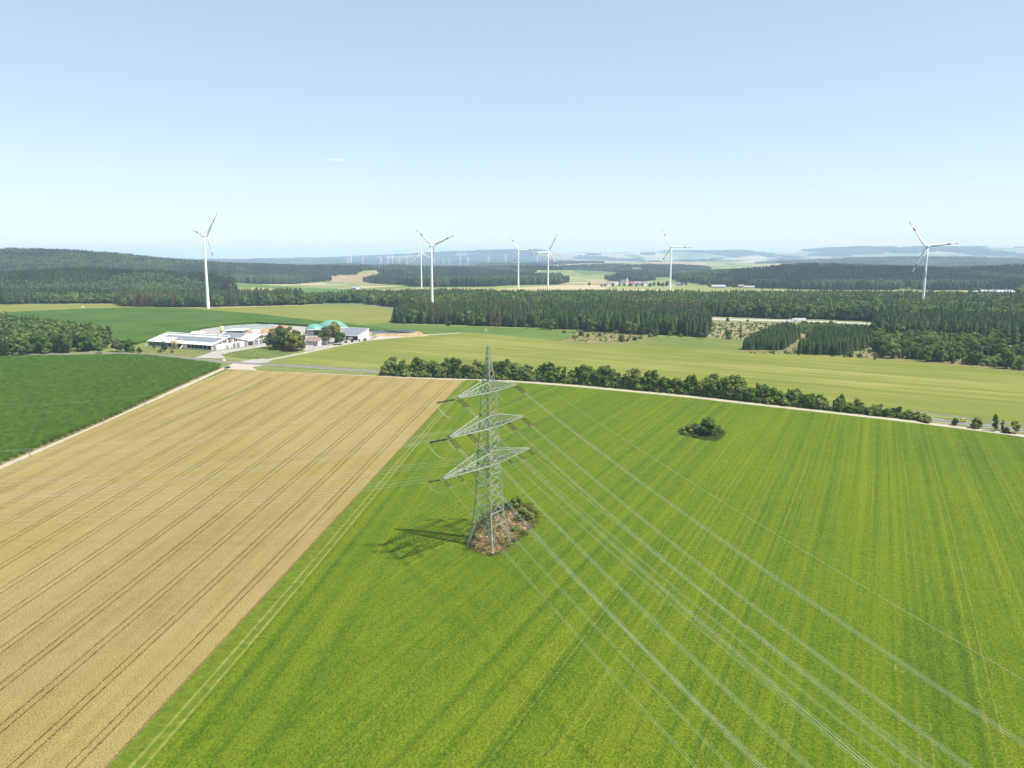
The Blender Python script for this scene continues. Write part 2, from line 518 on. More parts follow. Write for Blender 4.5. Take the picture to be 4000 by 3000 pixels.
MAT['motorway'] = m_soil('motorway_concrete', [(.3, (.40, .39, .36)), (.55, (.52, .50, .47)), (.75, (.6, .58, .55))], .05, .5)
MAT['paint'] = plain('white_road_paint', (.6, .6, .58), .6, var=.12)
MAT['weeds'] = m_soil('weed_strip', [(.3, (.14, .16, .035)), (.5, (.24, .24, .07)), (.7, (.36, .32, .13))], .4, 1.4)

# ------------------------------------------------------------------ sheets, strips and standing crops
def sheet(name, poly, z, mat, holes=()):
    loops = [[Vector((x, y, 0)) for x, y in p] for p in (poly, *holes)]
    tri = tessellate_polygon(loops)
    V = [(p.x, p.y, z) for l in loops for p in l]
    Fc = []
    for a, b, c in tri:
        n = (Vector(V[b])-Vector(V[a])).cross(Vector(V[c])-Vector(V[a])).z
        Fc.append((a, b, c) if n > 0 else (a, c, b))
    return link(name, mesh_np(name, V, Fc), mat)
def crop(name, poly, h, mat, holes=(), z0=0.0):
    """a standing crop: top surface plus the cut faces round its edges"""
    loops = [[Vector((x, y, 0)) for x, y in p] for p in (poly, *holes)]
    tri = tessellate_polygon(loops)
    V = [(p.x, p.y, h) for l in loops for p in l]
    n = len(V)
    V += [(p.x, p.y, z0) for l in loops for p in l]
    Fc = []
    for a, b, c in tri:
        nn = (Vector(V[b])-Vector(V[a])).cross(Vector(V[c])-Vector(V[a])).z
        t = (a, b, c) if nn > 0 else (a, c, b)
        Fc.append((*t,))
    s = 0
    for l in loops:
        m = len(l)
        for i in range(m):
            a, b = s+i, s+(i+1) % m
            Fc.append((a, a+n, b+n)); Fc.append((a, b+n, b))
        s += m
    return link(name, mesh_np(name, V, Fc), mat)
def densify(pts, step):
    out = []
    for (x0, y0), (x1, y1) in zip(pts, pts[1:]):
        n = max(1, int(math.hypot(x1-x0, y1-y0)/step))
        out += [(x0+(x1-x0)*i/n, y0+(y1-y0)*i/n) for i in range(n)]
    return out + [pts[-1]]
def smooth(pts, it=2):
    for _ in range(it):
        q = [pts[0]]
        for (x0, y0), (x1, y1) in zip(pts, pts[1:]):
            q += [(x0*.75+x1*.25, y0*.75+y1*.25), (x0*.25+x1*.75, y0*.25+y1*.75)]
        pts = q + [pts[-1]]
    return pts
def offset(pts, d):
    """shift a polyline sideways; positive = to its left"""
    out = []
    for i, (x, y) in enumerate(pts):
        x0, y0 = pts[max(i-1, 0)]; x1, y1 = pts[min(i+1, len(pts)-1)]
        l = math.hypot(x1-x0, y1-y0) or 1
        out.append((x-(y1-y0)/l*d, y+(x1-x0)/l*d))
    return out
def strip(name, pts, w, z, mat, wob=0.0, seed=1):
    pts = densify(smooth(pts, 2), 6.0)
    L = offset(pts, w/2); Rr = offset(pts, -w/2)
    V = []; Fc = []
    for i, (a, b) in enumerate(zip(L, Rr)):
        q = wob*vnoise(i*.37, seed*3.1, seed); p = wob*vnoise(i*.41, seed*7.7, seed+5)
        V.append((a[0]+float(q), a[1]+float(q), z)); V.append((b[0]+float(p), b[1]+float(p), z))
    for i in range(len(L)-1):
        Fc.append((2*i, 2*i+1, 2*i+3, 2*i+2))
    return link(name, mesh_np(name, V, Fc), mat)

# --- outlines
TRACK_N = [(-201.2,542.4),(-175.6,530.1),(-146.1,522.9),(-88.4,505.9),(-63.3,498.3),(-30.1,493.0),(-9.5,490.9),(31.4,472.9),(67.9,450.8),(100.5,431.4),(123.9,412.8),(161.2,386.4),(194.1,363.0),(225.2,335.2),(255.0,302.4)]
ROAD = [(-460.2,605.7),(-390.1,621.7),(-330.4,633.5),(-292.7,623.4),(-238.7,590.4),(-200.0,570.3),(-155.0,555.3),(-92.2,527.7),(-33.6,507.0),(32.3,485.8),(104.0,446.4),(166.9,399.9),(205.7,366.6),(222.9,352.9),(231.8,345.4),(263.5,312.9)]
TRACK_W = [(-181.3,211.3),(-188.0,251.3),(-190.7,281.9),(-191.6,320.9),(-193.0,372.5),(-197.9,449.9),(-200.5,503.7),(-203.0,547.5),(-202.3,568.9)]
FARM_ROAD = [(-189.9,580.2),(-179.2,602.6),(-168.2,636.9),(-152.2,689.2),(-132.9,734.3),(-110.4,762.7),(-77.5,785.6),(-52.6,800.2)]

tag(sheet('meadow_beyond_road', [(-169.8,590.4),(-148.3,671.5),(-129.8,716.4),(-99.1,753.0),(-52.0,790.8),(-25.9,780.4),(25.3,732.0),(46.5,705.7),(94.7,689.2),(140.0,669.6),(187.5,640.4),(208.0,630.1),(266.2,597.9),(309.8,568.9),(345.9,521.8),(395.2,457.0),(278.5,318.2),(241.3,360.2),(231.2,366.6),(213.3,380.6),(172.1,412.8),(107.4,461.6),(33.2,500.4),(-34.7,522.9),(-94.9,543.7),(-149.8,566.1),(-179.9,578.7)], .03, MAT['meadow']), 'broad yellow-green mown meadow with pale swaths beyond the hedge', 'meadow', kind='structure')
tag(sheet('clover_field', [(-150.8,919.6),(-135.2,905.6),(-87.2,885.4),(-28.3,862.8),(27.8,847.4),(68.3,818.1),(61.2,775.3),(45.1,720.8),(25.7,743.5),(-26.3,790.8),(-53.0,807.0),(-90.4,785.6),(-115.9,801.5),(-145.7,853.5),(-171.8,872.3),(-183.1,885.4)], .03, MAT['clover']), 'smooth bright green clover field in front of the spruce wood', 'field', kind='structure')
tag(sheet('strip_meadow', [(105.2,710.0),(140.1,760.3),(189.0,745.9),(231.3,732.0),(190.1,647.5),(141.2,675.4),(98.5,695.3)], .035, MAT['meadow3']), kind='structure')
tag(sheet('heath', [(68.8,823.8),(109.9,796.1),(144.4,770.2),(105.2,710.0),(95.5,695.3),(46.8,710.0),(45.4,725.3),(59.5,770.2)], .03, MAT['heath']), kind='structure')
tag(sheet('clearcut', [(190.1,755.4),(234.7,941.5),(294.1,934.1),(383.4,898.8),(408.1,875.6),(376.8,801.5),(307.0,695.3),(273.1,727.5),(231.3,732.0)], .03, MAT['clearcut']), kind='structure')
tag(sheet('scrub_ground', [(185.0,636.9),(229.9,727.5),(271.4,723.0),(305.2,691.2),(376.9,796.1),(606.0,801.5),(411.0,475.8),(347.4,524.1),(311.2,571.6),(267.5,601.0),(208.6,631.8)], .025, MAT['heath']), kind='structure')
tag(sheet('hay_meadow', [(-932.3,1240.0),(-836.4,1279.8),(-647.4,1279.8),(-572.0,1214.8),(-467.2,1190.6),(-401.2,1214.8),(-328.9,1259.6),(-248.3,1266.2),(-204.0,1221.0),(-169.5,1167.4),(-155.0,1035.7),(-142.5,930.4),(-158.4,919.6),(-181.5,892.0),(-240.5,941.5),(-346.7,1058.7),(-485.3,1161.7),(-567.7,1190.6),(-647.7,1145.0),(-705.7,1077.8),(-757.5,1005.1)], .03, MAT['meadow2']), kind='structure')
tag(crop('maize_field', [(-751.2,996.7),(-699.5,1068.2),(-641.6,1134.1),(-562.2,1178.9),(-480.6,1150.5),(-343.7,1049.4),(-239.6,937.8),(-180.8,888.7),(-170.6,866.0),(-144.7,847.4),(-115.2,796.1),(-92.1,777.8),(-114.8,793.5),(-194.8,847.4),(-236.5,878.8),(-299.4,912.6),(-320.8,892.0),(-334.4,841.4),(-329.3,801.5),(-338.0,755.4),(-334.2,691.2),(-370.4,716.4),(-461.1,801.5),(-526.9,801.5),(-606.0,801.5)], 2.0, m_maize('maize_behind_farm', .6)), 'dark green maize field stretching behind the white farm', 'maize field', kind='stuff')
NEAR_MAIZE = [(-491.5,594.9),(-394.2,596.4),(-355.9,607.2),(-313.7,613.6),(-283.3,607.2),(-233.9,574.5),(-210.5,558.0),(-205.3,542.4),(-204.9,514.8),(-202.1,459.7),(-196.7,380.0),(-195.0,327.0),(-194.0,287.0),(-186.4,217.7)]
tag(sheet('maize_soil', NEAR_MAIZE, .03, MAT['wheat_soil']), kind='structure')

# wheat with its wheel ruts left open
WHEAT = [(-178.0,207.3),(-184.0,245.7),(-188.0,277.7),(-188.7,316.0),(-190.9,368.3),(-194.6,442.1),(-194.9,535.0),(-181.9,527.7),(-143.9,514.8),(-87.0,497.2),(-62.5,489.9),(-30.9,484.8),(-45.9,341.8),(-56.7,206.3),(-59.8,159.1),(-61.3,129.3),(-62.6,109.4),(-63.5,96.3),(-102.3,96.3)]
tag(sheet('wheat_soil', WHEAT, .035, MAT['wheat_soil']), kind='structure')
def clip_convex(sub, clip):
    def side(p, a, b): return (b[0]-a[0])*(p[1]-a[1])-(b[1]-a[1])*(p[0]-a[0])
    area = sum(clip[i][0]*clip[(i+1) % len(clip)][1]-clip[(i+1) % len(clip)][0]*clip[i][1] for i in range(len(clip)))
    if area < 0: clip = clip[::-1]
    out = sub
    for i in range(len(clip)):
        a, b = clip[i], clip[(i+1) % len(clip)]
        inp, out = out, []
        for k in range(len(inp)):
            p, q = inp[k-1], inp[k]
            sp, sq = side(p, a, b), side(q, a, b)
            if (sp >= 0) != (sq >= 0):
                t = sp/(sp-sq)
                out.append((p[0]+(q[0]-p[0])*t, p[1]+(q[1]-p[1])*t))
            if sq >= 0: out.append(q)
        if not out: return []
    return out
def hull(pts):
    pts = sorted(set(pts))
    def half(ps):
        h = []
        for p in ps:
            while len(h) > 1 and (h[-1][0]-h[-2][0])*(p[1]-h[-2][1])-(h[-1][1]-h[-2][1])*(p[0]-h[-2][0]) <= 0: h.pop()
            h.append(p)
        return h
    a, b = half(pts), half(pts[::-1])
    return a[:-1]+b[:-1]
def wheat_x(s, y):
    """ruts fan out between the track and the barley margin; s = 0 at the margin, 1 at the track"""
    xr = -72.0+.0918*y + 1.2*math.sin(y*.012)
    xl = -176.5-.049*y
    return xr+(xl-xr)*s
def build_wheat():
    WH = hull(WHEAT)
    cuts = []           # (s centre of rut) -> strips between ruts
    gap = .22
    lines = []
    s = .055
    while s < 1.25:
        lines.append(s); s += .0735
    edges = []
    yref = 300.0
    Wd = wheat_x(0, yref)-wheat_x(1, yref)
    for s in lines:
        for d in (-.95, .95):
            edges.append(s+d/Wd)
    edges.sort()
    bounds = [-.02]
    for e in edges:
        bounds += [e-gap/Wd, e+gap/Wd]
    bounds.append(1.6)
    V = []; Fc = []
    H = .75
    ys = np.arange(85, 600, 18.0)
    def addpoly(pl):
        n = len(V)
        if len(pl) < 3: return
        m = len(pl)
        V.extend((x, y, H) for x, y in pl); V.extend((x, y, 0.04) for x, y in pl)
        for i in range(1, m-1): Fc.append((n, n+i, n+i+1))
        for i in range(m):
            a, b = n+i, n+(i+1) % m
            Fc.append((a, a+m, b+m)); Fc.append((a, b+m, b))
    for i in range(0, len(bounds), 2):
        a, b = bounds[i], bounds[i+1]
        for y0, y1 in zip(ys, ys[1:]):
            q = [(wheat_x(b, y0), y0), (wheat_x(a, y0), y0), (wheat_x(a, y1), y1), (wheat_x(b, y1), y1)]
            addpoly(clip_convex(q, WH))
    o = link('wheat_field', mesh_np('wheat_field', V, Fc), MAT['wheat'])
    tag(o, 'ripe golden wheat crossed by dark tractor ruts beside the green barley', 'wheat field', kind='stuff')
build_wheat()
o = strip('weed_strip', [(-162.4,357.9),(-158.6,400.6),(-155.0,466.2),(-156.8,498.3)], 3.4, .83, MAT['weeds'], .8)
tag(o, 'weedy greenish strip running through the ripe wheat', 'weeds', kind='stuff')
HEAD = offset(densify(smooth([(-173.0,521.8),(-143.9,514.8),(-87.1,498.3),(-62.4,490.9),(-33.9,485.8)], 2), 6), -9.0)
for d in (0.0, -1.9):
    tag(strip('wheel_rut', offset(HEAD, d), .42, .765, MAT['wheat_soil'], .15, 12), kind='structure')
# margin between wheat and barley
MARG = [(-72.0+.0918*y+1.2*math.sin(y*.012), y) for y in np.arange(84, 500, 12.0)]
tag(strip('grass_margin', offset(MARG, -1.6), 7.0, .10, MAT['margin'], .3, 15), kind='structure')
tag(strip('wheel_rut', offset(MARG, -1.9), .55, .115, MAT['rut'], .12, 2), kind='structure')
tag(strip('wheel_rut', offset(MARG, -3.9), .6, .115, MAT['rut'], .12, 3), kind='structure')

PATCH = [(-12.7,201.5),(-12.2,199.3),(-8.8,196.4),(-5.0,194.2),(-1.5,199.1),(1.8,206.9),(6.8,219.7),(7.8,228.6),(6.0,232.7),(2.7,240.1),(-1.8,238.5),(-6.3,232.0),(-9.1,222.1),(-11.2,212.4),(-12.2,205.7)]
ISLE = [(74.3,339.2),(76.5,344.4),(84.7,350.7),(94.1,350.7),(93.9,338.7),(91.8,332.3),(86.3,322.8),(81.4,325.1),(76.8,331.3)]
mg = offset(MARG, -4.6)
BARLEY = [p for p in mg if p[1] < 484] + [(-22.5,484.8),(-9.3,481.7),(30.9,464.3),(66.8,443.0),(98.8,424.2),(122.0,406.2),(158.8,380.6),(190.8,356.8),(221.7,329.8),(259.6,284.4),(430,250),(300,60),(-20,60)]
def build_barley():
    o = crop('barley_field', BARLEY, .62, MAT['barley'], holes=[PATCH, ISLE])
    tag(o, 'striped green barley field around the power pylon', 'barley field', kind='stuff')
build_barley()
tag(sheet('pylon_ground', PATCH, .05, MAT['brown']), kind='structure')
tag(sheet('thicket_ground', ISLE, .05, MAT['margin']), kind='structure')

# roads
tag(strip('gravel_track', TRACK_N, 5.2, .05, MAT['gravel'], .25, 4), kind='structure')
tag(strip('track_verge', offset(TRACK_N, 5.2), 5.6, .045, MAT['verge'], .7, 21), kind='structure')
tag(strip('country_road', ROAD, 7.2, .06, MAT['asphalt']), kind='structure')
tag(strip('road_verge', offset(ROAD, 6.4), 6.0, .04, MAT['verge'], .9, 22), kind='structure')
tag(strip('road_verge', offset(ROAD, -6.0), 5.4, .042, MAT['verge'], .9, 23), kind='structure')
for d in (3.2, -3.2):
    tag(strip('edge_line', offset(densify(smooth(ROAD, 2), 15), d), .22, .075, MAT['paint']), kind='structure')
tag(strip('cycle_path', [(203.5,390.3),(218.3,378.1),(223.0,371.3),(229.8,364.2),(239.2,356.8),(265.3,328.9)], 2.6, .065, MAT['asphalt']), kind='structure')
tag(strip('farm_track', TRACK_W, 4.0, .055, MAT['gravel'], .15, 6), kind='structure')
tag(strip('track_verge', offset(TRACK_W, 3.0), 2.4, .05, MAT['verge'], .5, 24), kind='structure')
tag(strip('track_verge', offset(TRACK_W, -3.2), 2.6, .05, MAT['margin'], .5, 25), kind='structure')
tag(sheet('junction', [(-202.3,538.7),(-204.5,560.7),(-206.2,574.5),(-191.0,568.9),(-179.1,558.0),(-184.9,550.1),(-174.3,531.3),(-184.3,535.0),(-192.7,541.2)], .057, MAT['gravel']), kind='structure')
tag(sheet('farm_entrance', [(-203.8,578.7),(-198.6,591.9),(-191.2,596.4),(-181.3,584.5),(-182.0,573.0),(-191.5,570.3)], .057, MAT['concrete']), kind='structure')
tag(strip('farm_road', FARM_ROAD, 5.0, .055, MAT['gravel'], .2, 8), kind='structure')
tag(sheet('farm_yard', [(-246.3,601.0),(-247.3,640.4),(-230.0,677.3),(-219.6,701.5),(-213.3,681.2),(-222.7,662.1),(-232.1,633.5),(-230.2,616.8),(-221.3,597.9)], .065, MAT['concrete']), kind='structure')
tag(sheet('farm_lawn', [(-232.2,623.4),(-232.1,633.5),(-222.7,662.1),(-214.5,685.2),(-195.4,681.2),(-175.2,647.5),(-184.3,620.1),(-196.6,594.9),(-213.0,602.6)], .06, MAT['lawn']), kind='structure')
tag(sheet('barn_grass', [(-314.5,643.9),(-315.9,673.4),(-247.7,640.4),(-247.5,604.1),(-279.9,623.4),(-299.5,630.1)], .05, MAT['verge']), kind='structure')
tag(sheet('shed_yard', [(-152.6,691.2),(-142.8,723.0),(-132.5,734.3),(-131.7,770.2),(-112.9,780.4),(-100.1,760.3),(-132.1,729.7)], .05, MAT['gravel']), kind='structure')
tag(sheet('farm_ground', [(-325.2,685.2),(-334.8,835.5),(-318.5,885.4),(-297.1,905.6),(-234.8,872.3),(-193.5,841.4),(-138.9,812.5),(-133.4,736.6),(-153.1,693.3),(-170.0,643.9),(-219.6,701.5),(-230.6,679.3)], .035, MAT['concrete']), kind='structure')
tag(strip('boundary_path', [(-52.5,798.8),(-26.0,783.0),(25.4,734.3),(46.6,707.8),(95.1,692.2),(140.4,671.5),(188.0,642.2),(208.6,631.8),(266.8,599.5),(310.5,570.3),(327.8,550.1)], 2.6, .05, MAT['rut'], .4, 9), kind='structure')
tag(strip('motorway', [(167.5,1022.4),(244.2,980.3),(302.3,960.5),(348.5,949.0),(393.7,923.2),(420.4,902.2),(471.5,844.4)], 26, .06, MAT['motorway']), kind='structure')
for d in (12.2, 1.4, -1.4, -12.2):
    tag(strip('edge_line', offset(densify([(167.5,1022.4),(244.2,980.3),(302.3,960.5),(348.5,949.0),(393.7,923.2),(420.4,902.2),(471.5,844.4)], 20), d), .3, .075, MAT['paint']), kind='structure')
tag(strip('hill_road', [(-357.4,1286.6),(-322.0,1279.8),(-290.9,1286.6),(-249.6,1273.0),(-205.0,1227.3),(-169.9,1170.2),(-132.3,1123.5)], 8, .07, MAT['asphalt']), kind='structure')
tag(strip('field_path', [(-241.5,945.2),(-210.4,916.1),(-182.2,895.4),(-165.2,898.8),(-158.1,926.8)], 5, .05, MAT['rut'], .6, 3), kind='structure')

# ------------------------------------------------------------------ trees
MAT['leaf'] = foliage('broad_leaves', [(.0, (0.049, 0.087, 0.020)), (.35, (0.084, 0.138, 0.029)), (.65, (0.122, 0.179, 0.038)), (1.0, (0.166, 0.205, 0.054))])
MAT['leaf_hedge'] = foliage('hedge_leaves', [(.0, (0.058, 0.102, 0.022)), (.4, (0.105, 0.164, 0.031)), (.75, (0.160, 0.215, 0.044)), (1.0, (0.218, 0.250, 0.064))])
MAT['leaf_gold'] = foliage('yellowing_leaves', [(.0, (.125, .140, .026)), (.5, (.185, .195, .036)), (1.0, (.245, .235, .05))])
MAT['leaf_grey'] = foliage('greyish_leaves', [(.0, (0.096, 0.115, 0.051)), (.5, (0.141, 0.160, 0.070)), (1.0, (0.186, 0.198, 0.096))])
MAT['leaf_copper'] = foliage('copper_leaves', [(.0, (.030, .014, .020)), (.5, (.048, .020, .026)), (1.0, (.065, .028, .03))])
MAT['needle'] = foliage('spruce_needles', [(.0, (0.023, 0.046, 0.017)), (.4, (0.041, 0.074, 0.023)), (.75, (0.064, 0.102, 0.029)), (1.0, (0.092, 0.123, 0.038))], .12, (.012, (0.096, 0.077, 0.033)))
MAT['needle2'] = foliage('young_spruce_needles', [(.0, (.022, .044, .016)), (.4, (.040, .072, .022)), (.75, (.064, .102, .030)), (1.0, (.09, .125, .04))], .12)
MAT['bark'] = plain('bark', (.075, .058, .042), .9, var=.3, scale=3)
MAT['bush'] = foliage('bush_leaves', [(.0, (0.064, 0.109, 0.023)), (.5, (0.115, 0.173, 0.038)), (1.0, (0.192, 0.224, 0.064))])
MAT['far_broad'] = foliage('far_broadleaf_wood', [(.0, (.022, .042, .014)), (.5, (.038, .064, .020)), (1.0, (.056, .086, .028))], .1)
MAT['far_leaf'] = foliage('far_wood', [(.0, (.012, .024, .010)), (.45, (.021, .038, .014)), (.8, (.032, .052, .018)), (1.0, (.044, .064, .022))], .05)

def quads(C, N, S, g):
    """bent leaf-clump faces at C facing N with size S"""
    n = len(C)
    N = N/np.linalg.norm(N, axis=1)[:, None]
    t = g.normal(size=(n, 3)); t -= (t*N).sum(1)[:, None]*N; t /= np.linalg.norm(t, axis=1)[:, None]
    b = np.cross(N, t)
    S = S[:, None]
    a1 = g.uniform(.35, .65, (n, 1)); bend = g.uniform(-.35, .1, (n, 4, 1))
    k = [(-1, -a1), (1, -a1), (1, a1), (-1, a1)]
    V = np.stack([C + t*S*.5*sx + b*S*sy + N*S*bend[:, i] for i, (sx, sy) in enumerate(k)], 1)
    Fc = np.arange(n*4).reshape(n, 4)
    return V.reshape(-1, 3), Fc
def trunk_np(h, r, g, n=6, limbs=4, spread=.3):
    bm = bmesh.new()
    lathe(bm, [(r*1.25, -.1), (r, h*.12), (r*.75, h*.5), (r*.18, h)], n)
    for _ in range(limbs):
        a = g.uniform(0, 6.28); z0 = h*g.uniform(.3, .6); l = h*spread*g.uniform(.7, 1.2)
        p = Vector((0, 0, z0)); q = Vector((math.cos(a)*l, math.sin(a)*l, z0+l*.9))
        d = (q-p).normalized(); e = d.orthogonal().normalized(); f = d.cross(e)
        A = [bm.verts.new(p+(e*math.cos(t)+f*math.sin(t))*r*.4) for t in (0, 2.1, 4.2)]
        B = [bm.verts.new(q+(e*math.cos(t)+f*math.sin(t))*r*.08) for t in (0, 2.1, 4.2)]
        for i in range(3): bm.faces.new((A[i], A[(i+1) % 3], B[(i+1) % 3], B[i]))
    return mesh_bm('trunk', bm)
def broad_crown(seed, h=10.0, w=8.0, base=.16, nq=1150, size=.75, lobes=15, droop=0.0):
    g = np.random.default_rng(seed)
    zc0 = h*base
    L = []
    for i in range(lobes):
        a = g.uniform(0, 6.28); f = (i+.5)/lobes
        z = zc0+(h-zc0)*(.14+.74*f)
        env = math.sqrt(max(.05, 1-((f-.40)/.70)**2))
        r = w*.5*env*g.uniform(.25, .75)
        lr = w*g.uniform(.16, .26)*(1.05-.35*f)
        L.append((r*math.cos(a), r*math.sin(a), z, lr))
    L.append((0, 0, h*.62, w*.26))
    L = np.array(L)
    k = g.choice(len(L), nq, p=(L[:, 3]**2)/(L[:, 3]**2).sum())
    d = g.normal(size=(nq, 3)); d /= np.linalg.norm(d, axis=1)[:, None]
    rad = L[k, 3]*g.uniform(.72, 1.12, nq)
    C = L[k, :3]+d*rad[:, None]*np.array([1, 1, .85])
    C[:, 2] -= droop*np.abs(g.normal(size=nq))*h
    C[:, 2] = np.maximum(C[:, 2], h*base*.55)
    N = d + g.normal(size=(nq, 3))*.45 + np.array([0, 0, .35])
    V, Fc = quads(C, N, size*g.uniform(.6, 1.35, nq)*w/8, g)
    # dark inside of the crown: twiggy masses that fill the lobes
    nc = nq//5
    k = g.choice(len(L), nc, p=(L[:, 3]**3)/(L[:, 3]**3).sum())
    d = g.normal(size=(nc, 3)); d /= np.linalg.norm(d, axis=1)[:, None]
    V2, F2 = quads(L[k, :3]+d*L[k, 3:4]*.5, d, size*1.9*np.ones(nc)*w/8, g)
    V = np.vstack([V, V2]); Fc = np.vstack([Fc, F2+len(V)-len(V2)])
    return mesh_np('crown', V, Fc)
def spruce_crown(seed, h=20.0, rad=2.7, base=.08, levels=24, per=8):
    g = np.random.default_rng(seed)
    V = []; Fc = []
    for i in range(levels):
        f = (i+g.uniform(-.3, .3))/(levels-1); f = min(max(f, 0), 1)
        z = h*(base+(1-base)*f**.9)
        r0 = rad*(1-f)**.70*(1.0 if f > .12 else .75+2*f)+.18
        for j in range(per if f < .85 else 5):
            a = 6.283*(j+g.uniform(-.4, .4))/per + i*.9
            r = r0*g.uniform(.68, 1.15)
            dr = r*g.uniform(.18, .42)
            ca, sa = math.cos(a), math.sin(a)
            w = (.30*r+.22)*g.uniform(.8, 1.2)
            tx, ty = -sa*w, ca*w
            n = len(V)
            up = h*.035
            V += [(ca*.05, sa*.05, z+up), (ca*r*.55-tx, sa*r*.55-ty, z-dr*.25-w*.25), (ca*r, sa*r, z-dr), (ca*r*.55+tx, sa*r*.55+ty, z-dr*.25-w*.25)]
            V += [(ca*r*.55, sa*r*.55, z-dr*.1+.12)]
            Fc += [(n, n+1, n+4), (n+1, n+2, n+4), (n+2, n+3, n+4), (n+3, n, n+4)]
    n = len(V)
    V += [(.13, 0, h*.95), (-.07, .11, h*.95), (-.07, -.11, h*.95), (0, 0, h*1.03)]
    Fc += [(n, n+1, n+3), (n+1, n+2, n+3), (n+2, n, n+3)]
    return mesh_np('crown', V, Fc)
TG = np.random.default_rng(5)
def with_mat(me, m):
    me = me.copy(); me.materials.clear(); me.materials.append(m); return me
BROAD = []      # (crown, trunk) pairs, 10 m tall
for sd, w, b, nq in ((11, 8.2, .14, 1150), (12, 7.2, .16, 1100), (13, 9.2, .12, 1250), (14, 6.4, .15, 1000), (15, 7.8, .2, 1100), (16, 8.6, .1, 1200)):
    c = broad_crown(sd, 10, w, b, nq); c.materials.append(MAT['leaf'])
    t = trunk_np(7.4, .2, TG); t.materials.append(MAT['bark'])
    BROAD.append((c, t))
HEDGE = [(with_mat(c, MAT['leaf_hedge']), t) for c, t in BROAD]
TALLB = []
for sd, w, b in ((21, 5.0, .08), (22, 4.4, .1), (23, 5.6, .06)):
    c = broad_crown(sd, 10, w, b, 950, .62, 13); c.materials.append(MAT['leaf'])
    t = trunk_np(8.0, .16, TG); t.materials.append(MAT['bark'])
    TALLB.append((c, t))
SPRUCE = []     # 20 m tall
for sd, rd in ((31, 2.6), (32, 2.9), (33, 2.3), (34, 3.1), (35, 2.5)):
    c = spruce_crown(sd, 20, rd); c.materials.append(MAT['needle'])
    t = trunk_np(18.5, .22, TG, 5, 0); t.materials.append(MAT['bark'])
    SPRUCE.append((c, t))
SPRUCE_FULL = []   # young plantation trees, 20 m master
for sd, rd in ((41, 4.2), (42, 3.8), (43, 4.6)):
    c = spruce_crown(sd, 20, rd, .01, 26, 9); c.materials.append(MAT['needle2'])
    t = trunk_np(18, .25, TG, 5, 0); t.materials.append(MAT['bark'])
    SPRUCE_FULL.append((c, t))
BUSH = []       # 3 m tall
for sd, w in ((51, 4.0), (52, 4.6), (53, 3.4), (54, 5.2)):
    c = broad_crown(sd, 3.0, w, .02, 420, .8, 9); c.materials.append(MAT['bush'])
    t = trunk_np(1.8, .06, TG, 5, 4, .5); t.materials.append(MAT['bark'])
    BUSH.append((c, t))

def tree(name, pair, loc, scale, rz, label, cat, group=None, sxy=1.0):
    o = empty(name, loc, rz)
    o.scale = (scale*sxy, scale*sxy, scale)
    tag(o, label, cat, group)
    c = link('crown' if cat != 'bush' else 'foliage', pair[0], None, o)
    t = link('trunk' if cat != 'bush' else 'stem', pair[1], None, o)
    return o

# --- woods drawn as one mass: instanced over points
_templates = {}
def joined(pair, key):
    if key in _templates: return _templates[key]
    bm = bmesh.new()
    bm.from_mesh(pair[0]); n = len(bm.faces)
    bm.from_mesh(pair[1])
    bm.faces.ensure_lookup_table()
    for i, f in enumerate(bm.faces): f.material_index = 0 if i < n else 1
    me = bpy.data.meshes.new('plant'); bm.to_mesh(me); bm.free()
    me.materials.append(pair[0].materials[0]); me.materials.append(pair[1].materials[0])
    o = bpy.data.objects.new('plant', me)
    _templates[key] = o
    return o
def scatter(name, pts, rot, scl, var, templates, label, cat):
    """pts (n,3), rot (n), scl (n,3), var (n) int"""
    me = bpy.data.meshes.new(name)
    me.vertices.add(len(pts)); me.vertices.foreach_set('co', np.asarray(pts, np.float32).ravel())
    for nm, ty, v in (('rot', 'FLOAT', rot), ('var', 'INT', var)):
        a = me.attributes.new(nm, ty, 'POINT'); a.data.foreach_set('value', np.asarray(v, np.float32 if ty == 'FLOAT' else np.int32))
    a = me.attributes.new('scl', 'FLOAT_VECTOR', 'POINT'); a.data.foreach_set('vector', np.asarray(scl, np.float32).ravel())
    me.update()
    o = link(name, me)
    ng = bpy.data.node_groups.new(name, 'GeometryNodeTree')
    ng.interface.new_socket('Geometry', in_out='INPUT', socket_type='NodeSocketGeometry')
    ng.interface.new_socket('Geometry', in_out='OUTPUT', socket_type='NodeSocketGeometry')
    N = ng.nodes; Lk = ng.links
    gi = N.new('NodeGroupInput'); go = N.new('NodeGroupOutput')
    iop = N.new('GeometryNodeInstanceOnPoints')
    join = N.new('GeometryNodeJoinGeometry')
    for t in templates[::-1]:
        oi = N.new('GeometryNodeObjectInfo'); oi.inputs['Object'].default_value = t; oi.inputs['As Instance'].default_value = True
        Lk.new(oi.outputs['Geometry'], join.inputs[0])
    def attr(nm, ty):
        x = N.new('GeometryNodeInputNamedAttribute'); x.data_type = ty; x.inputs['Name'].default_value = nm; return x.outputs['Attribute']
    cx = N.new('ShaderNodeCombineXYZ'); Lk.new(attr('rot', 'FLOAT'), cx.inputs[2])
    Lk.new(gi.outputs[0], iop.inputs['Points']); Lk.new(join.outputs[0], iop.inputs['Instance'])
    iop.inputs['Pick Instance'].default_value = True
    Lk.new(attr('var', 'INT'), iop.inputs['Instance Index'])
    Lk.new(cx.outputs[0], iop.inputs['Rotation'])
    Lk.new(attr('scl', 'FLOAT_VECTOR'), iop.inputs['Scale'])
    Lk.new(iop.outputs[0], go.inputs[0])
    md = o.modifiers.new('plants', 'NODES'); md.node_group = ng
    tag(o, label, cat, kind='stuff')
    return o

